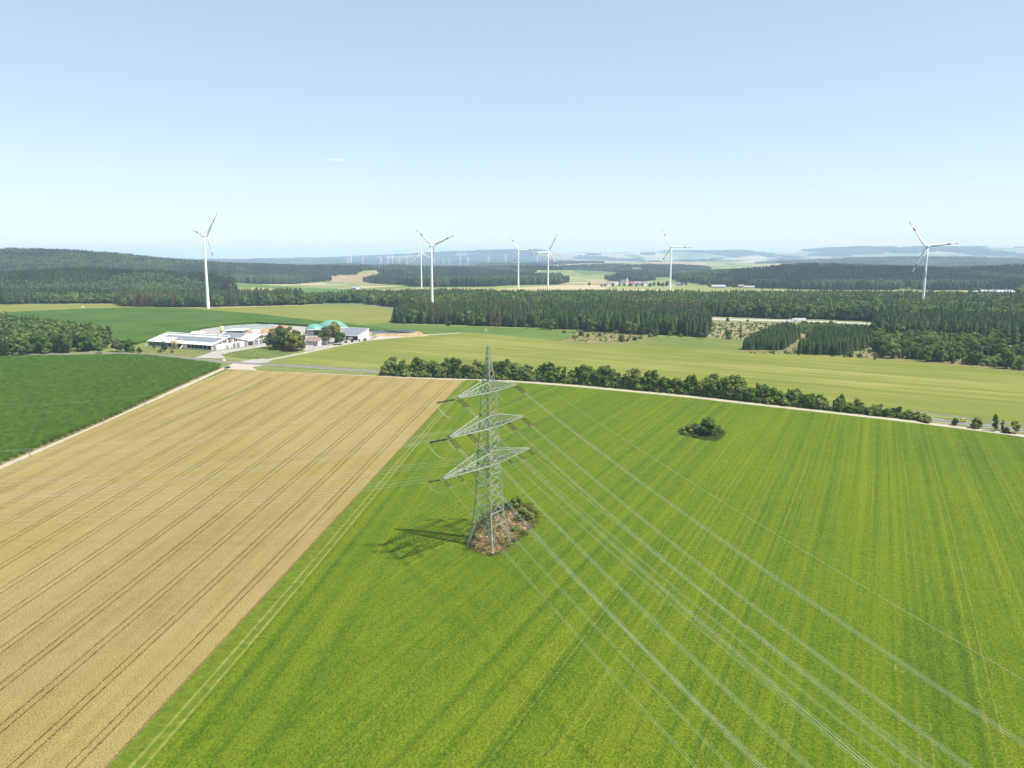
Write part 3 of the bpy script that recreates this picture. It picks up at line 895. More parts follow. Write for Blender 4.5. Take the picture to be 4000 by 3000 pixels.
def grid_pts(poly, sp, g, jit=.42, wob=0.0):
    xs = [p[0] for p in poly]; ys = [p[1] for p in poly]
    X, Y = np.meshgrid(np.arange(min(xs), max(xs), sp), np.arange(min(ys), max(ys), sp))
    X = X.ravel()+g.uniform(-jit, jit, X.size)*sp; Y = Y.ravel()+g.uniform(-jit, jit, Y.size)*sp
    m = inside(X+wob*fbm(X/23, Y/23, 5, 3), Y+wob*fbm(X/23, Y/23, 8, 3), poly)
    return np.stack([X[m], Y[m]], 1)
def front_rank(pts, width):
    """for every tree, how many stand nearer to us in the same direction"""
    d = np.hypot(pts[:, 0], pts[:, 1]); a = np.arctan2(pts[:, 0], pts[:, 1])
    rank = np.zeros(len(pts), int)
    bins = {}
    for i in np.argsort(d):
        k = int(math.floor(a[i]*850/width))
        rank[i] = bins.get(k, 0); bins[k] = rank[i]+1
    return rank
COUNT = {'spruce': 0, 'broad': 0}
def stand(noun, outline, sp, kinds, label_one, cat_one, group, label_all, seed, singles=40, width=5.0, kind_key='broad'):
    """kinds: list of (name, pairs, unit height, height range, weight, sxy). Front trees are things, the rest one wood."""
    g = np.random.default_rng(seed)
    P2 = grid_pts(outline, sp, g, .42 if singles else 1.2, 9.0 if sp > 3.5 else 2.5)
    w = np.array([k[4] for k in kinds]); w = w/w.sum()
    pk = g.choice(len(kinds), len(P2), p=w)
    # kinds grow in groups
    nz = fbm(P2[:, 0]/38, P2[:, 1]/38, seed, 3)
    order = np.argsort(np.argsort(nz))/max(1, len(nz))
    cum = np.cumsum(w)
    blk = np.searchsorted(cum, np.clip(order, 0, .999))
    pk = np.where(g.random(len(P2)) < .65, blk, pk)
    rank = front_rank(P2, width)
    score = rank*1000+g.random(len(P2))*200+np.hypot(P2[:, 0], P2[:, 1])*.3
    idx = np.argsort(score)
    lim = min(singles, len(P2))
    single = set(idx[:lim].tolist())
    Z = terrain(P2[:, 0], P2[:, 1])
    rest = []
    keys = []
    tmpl = []
    off = []
    for kd in kinds:
        off.append(len(tmpl))
        for j, pr in enumerate(kd[1]):
            tmpl.append(joined(pr, pr[0].name))
    for i in range(len(P2)):
        kd = kinds[pk[i]]
        hgt = g.uniform(*kd[3]); sc = hgt/kd[2]; sx = kd[5]*g.uniform(.78, 1.25); rz = g.uniform(0, 6.28)
        v = int(g.integers(len(kd[1])))
        if i in single:
            tree(kd[0], kd[1][v], (P2[i, 0], P2[i, 1], Z[i]-.05), sc, rz, label_one[pk[i]] if isinstance(label_one, list) else label_one, cat_one, group, sx)
        else:
            rest.append((P2[i, 0], P2[i, 1], Z[i]-.05, rz, sc*sx, sc*sx, sc, off[pk[i]]+v))
    if rest:
        A = np.array(rest)
        scatter(noun, A[:, :3], A[:, 3], A[:, 4:7], A[:, 7].astype(int), tmpl, label_all, 'wood')

SP = lambda h0, h1, w=1.0, sx=1.0: ('spruce_tree', SPRUCE, 20.0, (h0, h1), w, sx)
SF = lambda h0, h1, w=1.0, sx=1.0: ('spruce_tree', SPRUCE_FULL, 20.0, (h0, h1), w, sx)
BL = lambda h0, h1, w=1.0, sx=1.0: ('broadleaf_tree', BROAD, 10.0, (h0, h1), w, sx)
TB = lambda h0, h1, w=1.0, sx=1.0: ('broadleaf_tree', TALLB, 10.0, (h0, h1), w, sx)

# hedge along the country road: every tree its own thing
def hedge():
    g = np.random.default_rng(77)
    base = densify(smooth([(-79.7,511.4),(-33.1,499.4),(0.0,493.0),(32.0,481.7),(69.1,458.8),(102.1,438.8),(126.1,420.4),(163.9,393.0),(193.9,371.3),(200.0,364.2)], 2), 1.0)
    n = len(base); s = 0.0
    while s < n-1:
        for row in (0, 1):
            x, y = base[int(s)]
            f = s/n
            # tall in the middle, thinning to bushes at the far right end
            h = g.uniform(7.0, 13.5)*(1.0 if f < .72 else max(.45, 1.0-(f-.72)*2.1))
            if row: h *= g.uniform(.62, .85)
            dy = g.uniform(2.4, 5.0) if row == 0 else g.uniform(-.6, 1.2)
            tree('hedge_tree', HEDGE[int(g.integers(6))] if g.random() < .75 else (with_hedge_tall[int(g.integers(3))]), (x+g.uniform(-1, 1), y+dy, 0), h/10, g.uniform(0, 6.28),
                 'tall leafy tree in the dense hedge along the country road' if row == 0 else 'lower leafy tree on the track side of the long roadside hedge', 'tree',
                 'tall trees of the roadside hedge' if row == 0 else 'low trees of the roadside hedge', g.uniform(.85, 1.15))
        for _ in range(2):
            x, y = base[min(n-1, int(s+_*1.9))]
            tree('shrub', hedge_bush[int(g.integers(4))], (x+g.uniform(-1, 1), y+g.uniform(-1.6, -.2), 0), g.uniform(2.2, 4.4)/3, g.uniform(0, 6.28),
                 'low leafy shrub at the foot of the long roadside hedge', 'bush', 'shrubs at the foot of the hedge', g.uniform(.9, 1.3))
        s += g.uniform(3.1, 4.4)
hedge_bush = [(with_mat(c, MAT['leaf_hedge']), t) for c, t in BUSH]
with_hedge_tall = [(with_mat(c, MAT['leaf_hedge']), t) for c, t in TALLB]
hedge()
def one(name, pairs, v, p, h, unit, label, cat='tree', sxy=1.0, group=None, m=None, z=0.0):
    pr = pairs[v % len(pairs)]
    if m: pr = (with_mat(pr[0], m), pr[1])
    return tree(name, pr, (p[0], p[1], z), h/unit, v*1.7, label, cat, group, sxy)
one('broadleaf_tree', HEDGE, 1, (-84.6,510.3), 6.5, 10, 'round low tree standing apart at the farm end of the hedge', sxy=1.35)
one('shrub', BUSH, 2, (207.2,356.2), 3.6, 3, 'small dark roadside shrub beside the yellow car', 'bush')
one('broadleaf_tree', HEDGE, 2, (213.2,349.7), 5.6, 10, 'bushy roadside tree between track and road, right of the yellow car', sxy=1.05)
one('broadleaf_tree', TALLB, 0, (217.4,343.8), 8.5, 10, 'slender lone roadside tree with a tuft of leaves on bare stems', sxy=.8)
one('broadleaf_tree', TALLB, 1, (220.9,344.4), 5.6, 10, 'slim small tree next to the slender bare-stemmed tree')
one('broadleaf_tree', HEDGE, 4, (223.8,339.7), 5.8, 10, 'compact dark green tree at the end of the roadside row')
one('shrub', BUSH, 1, (220.4,340.2), 2.6, 3, 'low dark shrub under the roadside trees by the gravel track', 'bush', 1.1)
one('shrub', BUSH, 3, (196.7,362.5), 2.8, 3, 'leafy shrub where the hedge thins out beside the road', 'bush', 1.2)
# thicket in the barley
one('broadleaf_tree', BROAD, 2, (86.3,334.7), 8.6, 10, 'large round bushy tree alone in the green barley', sxy=1.15, m=MAT['bush'])
one('shrub', BUSH, 0, (78.8,340.2), 4.2, 3, 'yellowish shrub beside the round tree in the barley', 'bush', 1.0, m=MAT['leaf_gold'])
one('shrub', BUSH, 3, (81.7,341.8), 3.9, 3, 'pale flowering shrub touching the round tree in the barley', 'bush', .9, m=MAT['leaf_grey'])
one('shrub', BUSH, 1, (75.4,334.2), 2.4, 3, 'low green bramble on the edge of the barley thicket', 'bush', 1.3)
one('shrub', BUSH, 2, (79.8,328.9), 1.9, 3, 'flat green bramble in front of the round tree', 'bush', 1.5)
# shrubs at the pylon foot
one('shrub', BUSH, 0, (1.0,235.5), 3.8, 3, 'tallest yellow-green shrub behind the pylon foot', 'bush', .95)
one('shrub', BUSH, 1, (-0.8,233.5), 2.6, 3, 'olive shrub touching the tallest shrub behind the pylon', 'bush', 1.1)
one('shrub', BUSH, 2, (3.5,227.2), 3.0, 3, 'broad dark shrub at the right of the pylon patch', 'bush', 1.25)
one('shrub', BUSH, 1, (5.4,223.9), 2.4, 3, 'low shrub at the tip of the brown pylon patch', 'bush', 1.3)
one('shrub', BUSH, 0, (2.3,223.5), 2.0, 3, 'small shrub in front of the broad dark shrub', 'bush', 1.3)
one('shrub', BUSH, 3, (1.1,214.9), 1.2, 3, 'mossy green clump on the brown pylon patch', 'bush', 1.6)
one('shrub', BUSH, 0, (-3.9,230.8), 2.0, 3, 'small shrub right behind the pylon legs', 'bush', 1.2)
one('shrub', BUSH, 1, (-7.1,217.7), 1.3, 3, 'scrubby growth between the pylon legs', 'bush', 1.6)
one('shrub', BUSH, 2, (-10.4,201.5), .9, 3, 'dry low scrub at the wheat-side pylon leg', 'bush', 1.7, m=MAT['leaf_grey'])
one('shrub', BUSH, 3, (-7.9,199.6), .8, 3, 'dull scrub before the front pylon leg', 'bush', 1.6, m=MAT['leaf_grey'])
# left grove
stand('grove', [(-435.9,586.0),(-412.9,594.9),(-389.2,607.2),(-372.4,626.7),(-349.2,633.5),(-337.5,647.5),(-357.4,695.3),(-423.1,770.2),(-496.1,829.6),(-589.9,898.8),(-658.7,892.0)], 7.0,
      [BL(11, 17, 1.0, .95), TB(12, 17, .35, 1.15), SP(13, 17, .10, 1.2)], ['broadleaf tree at the front of the grove beside the near maize', 'narrow upright tree at the front of the grove beside the near maize', 'spruce at the front of the grove beside the near maize'], 'tree', 'front trees of the grove by the near maize', 'shady broadleaf grove behind the near maize field', 101, 40, 7.0)
for i, (px, h) in enumerate(((((-326.5,640.4)), 12), (((-333.8,630.1)), 9), (((-316.0,640.4)), 10.5), (((-319.9,636.9)), 8), (((-301.1,626.7)), 5.5), (((-309.5,633.5)), 6))):
    one('broadleaf_tree', BROAD, i, px, h, 10, 'tallest greyish tree between the grove and the long white barn' if i == 0 else 'detached green tree between the grove and the long white barn', group='trees between grove and barn', m=MAT['leaf_grey'] if i == 0 else None)
one('broadleaf_tree', TALLB, 1, (-301.9,654.7), 8, 10, 'slender young tree before the dark side of the long barn')
one('broadleaf_tree', TALLB, 2, (-286.8,640.4), 9.5, 10, 'dark pine-like tree beside the tan feed silos', sxy=1.2)
one('shrub', BUSH, 0, (-288.3,635.2), 3, 3, 'dark bush under the pine-like tree by the silos', 'bush')
one('shrub', BUSH, 1, (-277.7,633.5), 2.6, 3, 'round bush on the grass before the long barn', 'bush')
# farm trees
for i, (px, h, w, m) in enumerate((((-204.2,665.8), 17, 1.05, 'leaf_grey'), ((-193.3,654.7), 18, 1.05, None), ((-180.6,643.9), 16.5, 1.1, 'leaf_gold'), ((-196.5,681.2), 18, 1.05, None), ((-208.6,665.8), 12, 1.0, None), ((-177.2,651.1), 13, 1.1, None), ((-208.5,695.3), 17, 1.05, 'leaf_grey'), ((-186.4,651.1), 15, 1.1, None), ((-197.0,654.7), 13, 1.2, None), ((-183.4,662.1), 17, 1.0, None))):
    one('broadleaf_tree', BROAD, i, px, h, 10, ('grey-green' if m == 'leaf_grey' else 'yellow-tinged' if m else 'dark green')+' broadleaf tree in the clump on the farm lawn', group='tree clump on the farm lawn', sxy=w, m=MAT[m] if m else None)
one('broadleaf_tree', BROAD, 3, (-163.3,693.3), 18.5, 10, 'grey-green weeping tree in front of the small dome', sxy=1.05, m=MAT['leaf_grey'])
one('broadleaf_tree', BROAD, 0, (-159.9,705.7), 20, 10, 'tall golden-leaved tree in front of the large green dome', sxy=.9, m=MAT['leaf_gold'])
one('broadleaf_tree', BROAD, 1, (-152.6,691.2), 12.5, 10, 'dark green tree at the left end of the solar shed', sxy=1.15)
one('broadleaf_tree', BROAD, 4, (-175.8,716.4), 10, 10, 'small green tree behind the white house', sxy=.8)
for i, px in enumerate(((-150.6,705.7), (-147.0,714.3), (-140.8,718.6), (-136.9,723.0))):
    one('shrub', BUSH, i, px, 2.6, 3, ('dark', 'purplish', 'bright yellow', 'grey')[i]+' garden shrub in front of the solar shed', 'bush', .9, m=(None, MAT['leaf_copper'], MAT['leaf_gold'], MAT['leaf_grey'])[i])
one('shrub', BUSH, 2, (-171.5,677.3), 2.8, 3, 'clipped dark green ball shrub before the white house', 'bush', .6)

# woods beyond the meadow
one_sp = 'spruce at the front edge of the large wood beyond the clover'
stand('spruce_wood', [(-136.7,916.1),(-88.5,898.8),(-28.7,875.6),(28.1,856.6),(70.4,823.8),(105.4,801.5),(143.2,777.8),(189.6,753.0),(232.9,919.6),(256.5,1058.7),(104.9,1068.2),(-69.9,1068.2),(-149.9,1040.2)], 4.6,
      [SP(13, 21, 1.0, 1.42), SP(11.5, 17, .5, 1.4), BL(12, 17, .16, .95)], one_sp, 'tree', 'front spruces of the large wood', 'dense dark spruce wood behind the clover field', 201, 130, 4.6)
for i, (px, h, w) in enumerate((((-140.3,919.6), 8, 1.0), ((-124.8,905.6), 6.5, 1.0), ((-70.9,882.1), 6, 1.3), ((-17.0,862.8), 5, 1.1), ((16.8,850.4), 5, 1.6), ((34.5,841.4), 11, 1.1), ((42.5,835.5), 12, 1.0), ((76.6,818.1), 14, 1.0), ((82.8,812.5), 15, .9), ((91.3,809.7), 13, .8), ((98.7,807.0), 12, .8), ((117.0,790.8), 14, .9), ((123.1,783.0), 12, .9), ((130.9,780.4), 12, 1.0), ((141.4,767.7), 7, 1.2), ((153.8,760.3), 6, 1.3), ((181.6,745.9), 6, 1.2))):
    one('broadleaf_tree', BROAD, i, px, h, 10, 'light green broadleaf tree standing before the dark spruce wall', group='broadleaf trees before the spruce wood', sxy=w)
HB = [((60.1,745.9), 3.4, 1.3), ((68.4,770.2), 5, 1.0), ((75.0,760.3), 3, 1.0), ((86.6,770.2), 3, .9), ((106.0,796.1), 3.4, 1.6), ((101.8,718.6), 6.5, .8), ((108.0,720.8), 3.4, 1.0), ((115.3,729.7), 3.4, 1.1), ((122.5,741.2), 3, 1.0), ((134.6,757.9), 3.6, .9), ((96.9,755.4), 2.2, 1.2), ((165.1,760.3), 3.2, 1.0), ((54.0,801.5), 3, 1.4)]
for i, (px, h, w) in enumerate(HB):
    one('shrub', BUSH, i, px, h, 3, 'rounded shrub on the dry heath below the spruce wood', 'bush', w, 'shrubs on the dry heath')
# second belt behind
stand('belt_wood', [(-169.6,1178.9),(-131.7,1118.2),(-71.2,1087.6),(106.8,1087.6),(261.1,1077.8),(293.0,1178.9),(321.7,1407.5),(141.1,1441.3),(-18.6,1424.2),(-47.6,1458.9),(-146.4,1495.2),(-239.0,1407.5)], 6.2,
      [SP(13, 21.5, 1.0, 1.5), BL(14, 19, 1.1, 1.0)], 'treetop rising between the spruce wood and the turbines', 'tree', 'nearest trees of the second belt', 'mixed forest belt behind the spruce wood', 202, 0, 6.0)
stand('belt_wood', [(-337.0,1273.0),(-300.7,1314.9),(-256.3,1307.7),(-203.7,1246.5),(-172.2,1196.6),(-235.2,1441.3),(-286.5,1514.0),(-302.2,1424.2),(-336.8,1375.2),(-355.7,1344.4)], 6.5,
      [BL(13, 18, 1.0, .85), SP(16, 21, .35, 1.1)], ['broadleaf roadside tree at the upper end of the hay meadow', 'spruce at the upper end of the hay meadow'], 'tree', 'trees along the upper hay meadow', 'mixed wood along the upper edge of the hay meadow', 203, 12, 8.0)
stand('belt_wood', [(-613.9,1227.3),(-572.0,1214.8),(-513.8,1208.7),(-464.7,1214.8),(-407.3,1233.6),(-337.0,1273.0),(-368.3,1375.2),(-443.5,1344.4),(-564.6,1329.5),(-664.5,1329.5)], 5.2,
      [SP(17, 26, 1.0, 1.4), BL(14, 20, .3, .95)], ['tall spruce in the row behind the tallest turbine', 'rounded broadleaf tree in the row behind the tallest turbine'], 'tree', 'row of trees behind the tallest turbine', 'tall tree belt behind the hay meadow', 204, 36, 7.0)
stand('belt_wood', [(-946.0,1286.6),(-845.4,1293.6),(-654.3,1293.6),(-664.5,1329.5),(-755.8,1514.0),(-884.0,1594.4),(-1040.0,1594.4),(-1147.4,1563.3)], 7.5,
      [BL(13, 19, 1.0, .95), SP(15, 22, .3, 1.1)], ['rounded tree at the foot of the wooded hill', 'spruce at the foot of the wooded hill'], 'tree', 'trees at the foot of the wooded hill', 'broadleaf wood at the foot of the left hill', 205, 10, 10.0)
one('broadleaf_tree', BROAD, 2, (-540,1480), 21, 10, 'dark purple copper beech above the tree belt', m=MAT['leaf_copper'], z=6)
# right side
stand('roadside_wood', [(259.0,1013.7),(312.3,992.5),(359.9,980.3),(407.8,956.6),(435.0,934.1),(494.0,885.4),(599.6,829.6),(915.2,1273.0),(746.5,1344.4),(583.8,1375.2),(404.2,1375.2),(304.0,1329.5),(272.0,1123.5)], 6.0,
      [SP(14, 24, 1.0, 1.5), BL(14, 20, 2.0, 1.0)], ['dark spruce at the edge of the wood above the motorway', 'broadleaf tree at the edge of the wood above the motorway'], 'tree', 'front trees of the wood above the motorway', 'mixed forest belt above the motorway', 301, 36, 7.0)
stand('plantation', [(194.4,651.1),(224.3,647.5),(280.4,755.4),(291.0,823.8),(268.7,801.5)], 2.9, [SF(8.5, 12, 1, .95)], 'young spruce on the front face of the small square plantation', 'tree', 'front spruces of the small plantation', 'dense young spruce plantation beyond the meadow', 302, 34, 3.2)
stand('plantation', [(229.5,623.4),(261.4,613.6),(316.6,681.2),(357.0,775.3),(293.3,755.4)], 2.9, [SF(9.5, 13.5, 1, .95)], 'young spruce on the front face of the larger plantation', 'tree', 'front spruces of the larger plantation', 'larger dense young spruce plantation beyond the meadow', 303, 44, 3.2)
stand('dark_wood', [(336.2,716.4),(354.5,727.5),(397.5,710.0),(426.1,695.3),(496.8,685.2),(610.1,844.4),(485.5,859.7),(392.4,853.5)], 4.6, [SP(15, 22, 1, 1.4), BL(12, 17, .12)], 'dark spruce at the front of the wood right of the plantations', 'tree', 'front spruces right of the plantations', 'dark spruce wood right of the plantations', 304, 30, 5.0)
stand('scrub_wood', [(286.0,601.0),(302.2,586.0),(323.7,568.9),(352.2,605.7),(365.6,597.9),(395.2,630.1),(417.7,681.2),(389.5,695.3),(336.7,710.0)], 6.0, [BL(9, 14, 1, .95), SF(8, 12, .12)], ['broadleaf tree at the meadow edge before the dark spruces', 'young spruce among the broadleaf copse at the meadow edge'], 'tree', 'broadleaf trees before the dark spruces', 'light broadleaf copse at the edge of the meadow', 305, 30, 7.0)
stand('scrub', [(328.4,568.9),(334.8,552.7),(348.1,536.2),(374.0,512.6),(451.7,621.7),(391.1,623.4)], 5.5, [('shrub', BUSH, 3.0, (2.2, 5.5), 1.0, 1.2), BL(7, 12, .22)], ['scrubby bush on the rough ground at the meadow corner', 'low tree on the rough ground at the meadow corner'], 'bush', 'scrub at the meadow corner', 'rough scrub at the corner of the meadow', 306, 24, 7.0)
one('broadleaf_tree', BROAD, 0, (346.7,542.4), 14, 10, 'largest round tree among the scrub at the meadow corner', sxy=.95)
one('broadleaf_tree', BROAD, 3, (351.8,535.0), 10, 10, 'second round tree among the scrub at the meadow corner')
stand('scrub', [(289.8,801.5),(340.9,919.6),(379.2,888.7),(400.9,859.7),(362.8,788.2),(297.0,765.2)], 5.0, [('shrub', BUSH, 3.0, (1.4, 3.6), 1.0, 1.2)], 'bush on the clearing below the motorway', 'bush', 'bushes on the clearing', 'green scrub on the clearing below the motorway', 307, 14, 8.0)
for i, (px, h, w) in enumerate((((206.2,745.9), 9, .8), ((207.4,741.2), 7, .9))):
    one('broadleaf_tree', BROAD, i, px, h, 10, 'small leafy tree on the brown clearing', group='small trees on the clearing', sxy=w)
one('shrub', BUSH, 0, (205.6,736.6), 4, 3, 'round shrub on the brown clearing by the meadow', 'bush')
one('spruce_tree', SPRUCE, 2, (216.5,736.6), 16, 20, 'ragged leaning spruce alone on the brown clearing', sxy=.9)
one('shrub', BUSH, 1, (261.0,945.2), 4.5, 3, 'round bush against the pale motorway', 'bush', .8)
one('shrub', BUSH, 2, (283.6,937.8), 3.0, 3, 'low bush at the motorway shoulder', 'bush', 1.2)
one('shrub', BUSH, 3, (367.2,898.8), 4.4, 3, 'leafy bush on the clearing beside the white car', 'bush', .9)
for i, px in enumerate(((264.8,607.2), (271.5,604.1), (277.8,591.9))):
    one('shrub', BUSH, i, px, (4.5, 3.2, 2.6)[i], 3, 'shrub between the larger plantation and the copse', 'bush', 1.0, 'shrubs beside the larger plantation')

BR = lambda h0, h1: ('shrub', BUSH, 3.0, (h0, h1), 1.0, 1.3)
stand('brushwood', [(192.1,760.3),(233.5,926.8),(291.8,926.8),(335.3,912.6),(289.8,801.5),(242.5,736.6),(218.2,736.6)], 5.5, [BR(.3, 1.7)], 'low brushwood', 'bush', None, 'low brushwood scattered over the brown clearing', 308, 0, 8.0)
stand('brushwood', [(68.5,821.0),(109.6,793.5),(144.4,770.2),(105.9,714.3),(47.0,714.3),(59.5,770.2)], 6.0, [BR(.4, 1.3)], 'low brushwood', 'bush', None, 'low brushwood scattered over the dry heath', 309, 0, 8.0)
stand('brushwood', [(188.2,633.5),(222.8,636.9),(270.7,727.5),(282.6,727.5),(228.3,620.1),(259.5,604.1),(311.8,665.8),(284.5,597.9)], 5.5, [BR(.4, 1.6)], 'low brushwood', 'bush', None, 'low brushwood between the spruce plantations', 310, 0, 8.0)
# --- distant forest as clumps of treetops
def clump(seed, pointed, n=24):
    g = np.random.default_rng(seed)
    V = []; Fc = []
    for i in range(n):
        x, y = g.uniform(-16, 16, 2); h = g.uniform(15, 24); r = g.uniform(2.2, 3.6) if pointed else g.uniform(3.2, 5.0)
        prof = [(r, h*.25), (r*.85, h*.5), (r*.45, h*.78), (0.0, h)] if pointed else [(r*.7, h*.25), (r, h*.55), (r*.75, h*.85), (0.0, h)]
        k = 6; base = len(V)
        for j, (rr, z) in enumerate(prof[:-1]):
            for q in range(k):
                a = 6.283*(q+.5*j)/k+i
                V.append((x+rr*math.cos(a)*g.uniform(.75, 1.2), y+rr*math.sin(a)*g.uniform(.75, 1.2), z*g.uniform(.93, 1.06)))
        V.append((x, y, h)); top = len(V)-1
        for j in range(2):
            for q in range(k):
                a = base+j*k+q; b = base+j*k+(q+1) % k
                Fc += [(a, b, b+k), (a, b+k, a+k)]
        for q in range(k):
            Fc.append((base+2*k+q, base+2*k+(q+1) % k, top))
    me = mesh_np('canopy', V, Fc)
    me.materials.append(MAT['far_leaf' if pointed else 'far_broad'])
    return bpy.data.objects.new('canopy', me)
CLUMPS = [clump(1, True), clump(2, True), clump(3, False), clump(4, True), clump(5, False)]
def far_forest(name, d0, d1, sp, sxy, sz, label, seed):
    g = np.random.default_rng(seed)
    lim = math.tan(R(40))
    X, Y = np.meshgrid(np.arange(-d1*.72, d1*.72, sp), np.arange(d0*.7, d1, sp))
    X = X.ravel()+g.uniform(-.4, .4, X.size)*sp; Y = Y.ravel()+g.uniform(-.4, .4, Y.size)*sp
    d = np.hypot(X, Y)
    m = (d >= d0) & (d < d1) & (np.abs(X) < Y*lim)
    X, Y = X[m], Y[m]
    m = far_wood_mask(X, Y); X, Y = X[m], Y[m]
    n = len(X)
    kind = fbm(X/260, Y/260, 77, 3)
    var = np.where(kind > .12, g.choice([2, 4], n), g.choice([0, 1, 3], n))
    s = sxy*g.uniform(.9, 1.2, n); zz = sz*g.uniform(.85, 1.15, n)*(1+.12*kind)
    scatter(name, np.stack([X, Y, terrain(X, Y)-1.0], 1), g.uniform(0, 6.28, n), np.stack([s, s, zz], 1), var, CLUMPS, label, 'forest')
    return n
far_forest('hill_forest', 1200, 3000, 24, 1.0, 1.0, 'forest covering the hills behind the fields', 1)
far_forest('valley_forest', 3000, 5200, 32, 1.25, 1.05, 'bluish forest in the valley behind the turbines', 2)
far_forest('distant_forest', 5200, 9000, 60, 2.2, 1.1, 'pale blue woods among the distant fields', 3)
far_forest('ridge_forest', 9000, 17000, 130, 4.6, 1.3, 'hazy woods on the farthest ridges', 4)

# --- maize standing in the near field, and dry tufts round the pylon
def maize_patch(seed):
    g = np.random.default_rng(seed); V = []; Fc = []
    for r in range(3):
        for i in range(9):
            x = -.75+r*.75+g.uniform(-.06, .06); y = -1.1+i*.26+g.uniform(-.05, .05); h = g.uniform(1.9, 2.5); a0 = g.uniform(0, 3.14)
            for k in range(7):
                a = a0+math.pi*k+g.uniform(-.5, .5); z = h*(.35+.09*k); l = g.uniform(.55, .85)*(1.1-.06*k); w = .055
                ca, sa = math.cos(a), math.sin(a); tx, ty = -sa*w, ca*w
                n = len(V)
                V += [(x-tx*.5, y-ty*.5, z), (x+tx*.5, y+ty*.5, z), (x+ca*l*.5+tx, y+sa*l*.5+ty, z+l*.42), (x+ca*l*.5-tx, y+sa*l*.5-ty, z+l*.42), (x+ca*l, y+sa*l, z+l*g.uniform(-.05, .3))]
                Fc += [(n, n+1, n+2), (n, n+2, n+3), (n+3, n+2, n+4)]
    me = mesh_np('maize_plants', V, Fc); me.materials.append(MAT['maize_leaf'])
    return bpy.data.objects.new('maize_plants', me)
MAT['maize_leaf'] = foliage('maize_leaf', [(.0, (0.044, 0.096, 0.012)), (.5, (0.067, 0.138, 0.015)), (1.0, (0.102, 0.182, 0.023))], .25)
def near_maize():
    g = np.random.default_rng(12)
    a = R(27); cx, cy = -200, 420
    X = np.arange(-420, 420, 2.25); Y = np.arange(-420, 420, 2.34)
    X, Y = np.meshgrid(X, Y); X = X.ravel()+g.uniform(-.08, .08, X.size); Y = Y.ravel()+g.uniform(-.1, .1, Y.size)
    U = cx+X*math.cos(a)-Y*math.sin(a); W = cy+X*math.sin(a)+Y*math.cos(a)
    m = inside(U, W, NEAR_MAIZE); U, W = U[m], W[m]; n = len(U)
    nz = .92+.14*fbm(U/25, W/25, 3, 3)
    pts = np.stack([U, W, np.full(n, .03)], 1)
    rot = a+np.where(g.random(n) < .5, 0, math.pi)
    scatter('maize_field', pts, rot, np.stack([np.ones(n), np.ones(n), nz], 1), g.integers(0, 3, n), [maize_patch(1), maize_patch(2), maize_patch(3)], 'tall dark green maize field between the gravel track and the grove', 'maize field')
near_maize()
def tuft(seed, h, n=26, spread=.55):
    g = np.random.default_rng(seed); V = []; Fc = []
    for i in range(n):
        a = g.uniform(0, 6.28); r = spread*math.sqrt(g.random()); x, y = r*math.cos(a), r*math.sin(a); l = h*g.uniform(.5, 1.1); b = g.uniform(0, 6.28); lean = l*g.uniform(.1, .6); w = g.uniform(.03, .07)
        k = len(V)
        V += [(x-w, y, 0), (x+w, y, 0), (x+math.cos(b)*lean*.4, y+math.sin(b)*lean*.4+w, l*.65), (x+math.cos(b)*lean, y+math.sin(b)*lean, l)]
        Fc += [(k, k+1, k+2), (k, k+2, k+3)]
    return mesh_np('tuft', V, Fc)
MAT['dry'] = foliage('dry_grass', [(.0, (.24, .19, .085)), (.35, (.31, .235, .115)), (.7, (.36, .29, .14)), (1.0, (.22, .22, .07))], .5)
MAT['greengrass'] = foliage('long_grass', [(.0, (.07, .11, .025)), (.5, (.12, .155, .035)), (1.0, (.19, .19, .06))], .2)
def tufts(name, poly, sp, mats, hs, label, seed, ymax=1e9):
    g = np.random.default_rng(seed)
    pts = grid_pts(poly, sp, g, .5); n = len(pts)
    T = []
    for i, m in enumerate(mats):
        me = tuft(seed+i, hs[i]); me.materials.append(m); T.append(bpy.data.objects.new('tuft', me))
    nz = fbm(pts[:, 0]/4, pts[:, 1]/4, seed, 2)
    s = g.uniform(.6, 1.3, n)*(1+.5*nz)
    scatter(name, np.column_stack([pts, np.full(n, .05)]), g.uniform(0, 6.28, n), np.stack([s, s, s], 1), g.integers(0, len(T), n), T, label, 'grass')
tufts('dry_growth', PATCH, 1.05, [MAT['dry'], MAT['dry'], MAT['greengrass']], [.5, .8, .6], 'dry brown weeds on the bare patch under the pylon', 61)
def fringe(name, poly, sp, mats, hs, label, seed):
    g = np.random.default_rng(seed)
    pts = densify(list(poly)+[poly[0]], sp); A = np.array(pts)+g.normal(0, .55, (len(pts), 2))
    T = []
    for i, m in enumerate(mats):
        me = tuft(seed+i, hs[i], 40, .8); me.materials.append(m); T.append(bpy.data.objects.new('tuft', me))
    n = len(A); s = g.uniform(.6, 1.25, n)
    scatter(name, np.column_stack([A, np.full(n, .05)]), g.uniform(0, 6.28, n), np.stack([s, s, s], 1), g.integers(0, len(T), n), T, label, 'grass')
fringe('tall_grass', PATCH, .35, [MAT['greengrass'], MAT['greengrass'], MAT['dry']], [1.1, .85, .95], 'tall grass fringing the bare patch under the pylon', 67)
fringe('tall_grass', ISLE, .4, [MAT['greengrass'], MAT['greengrass']], [1.1, .9], 'tall grass fringing the thicket in the barley', 68)
tufts('rank_grass', ISLE, .8, [MAT['greengrass'], MAT['greengrass']], [.8, .7], 'rank pale grass round the thicket in the barley', 63)

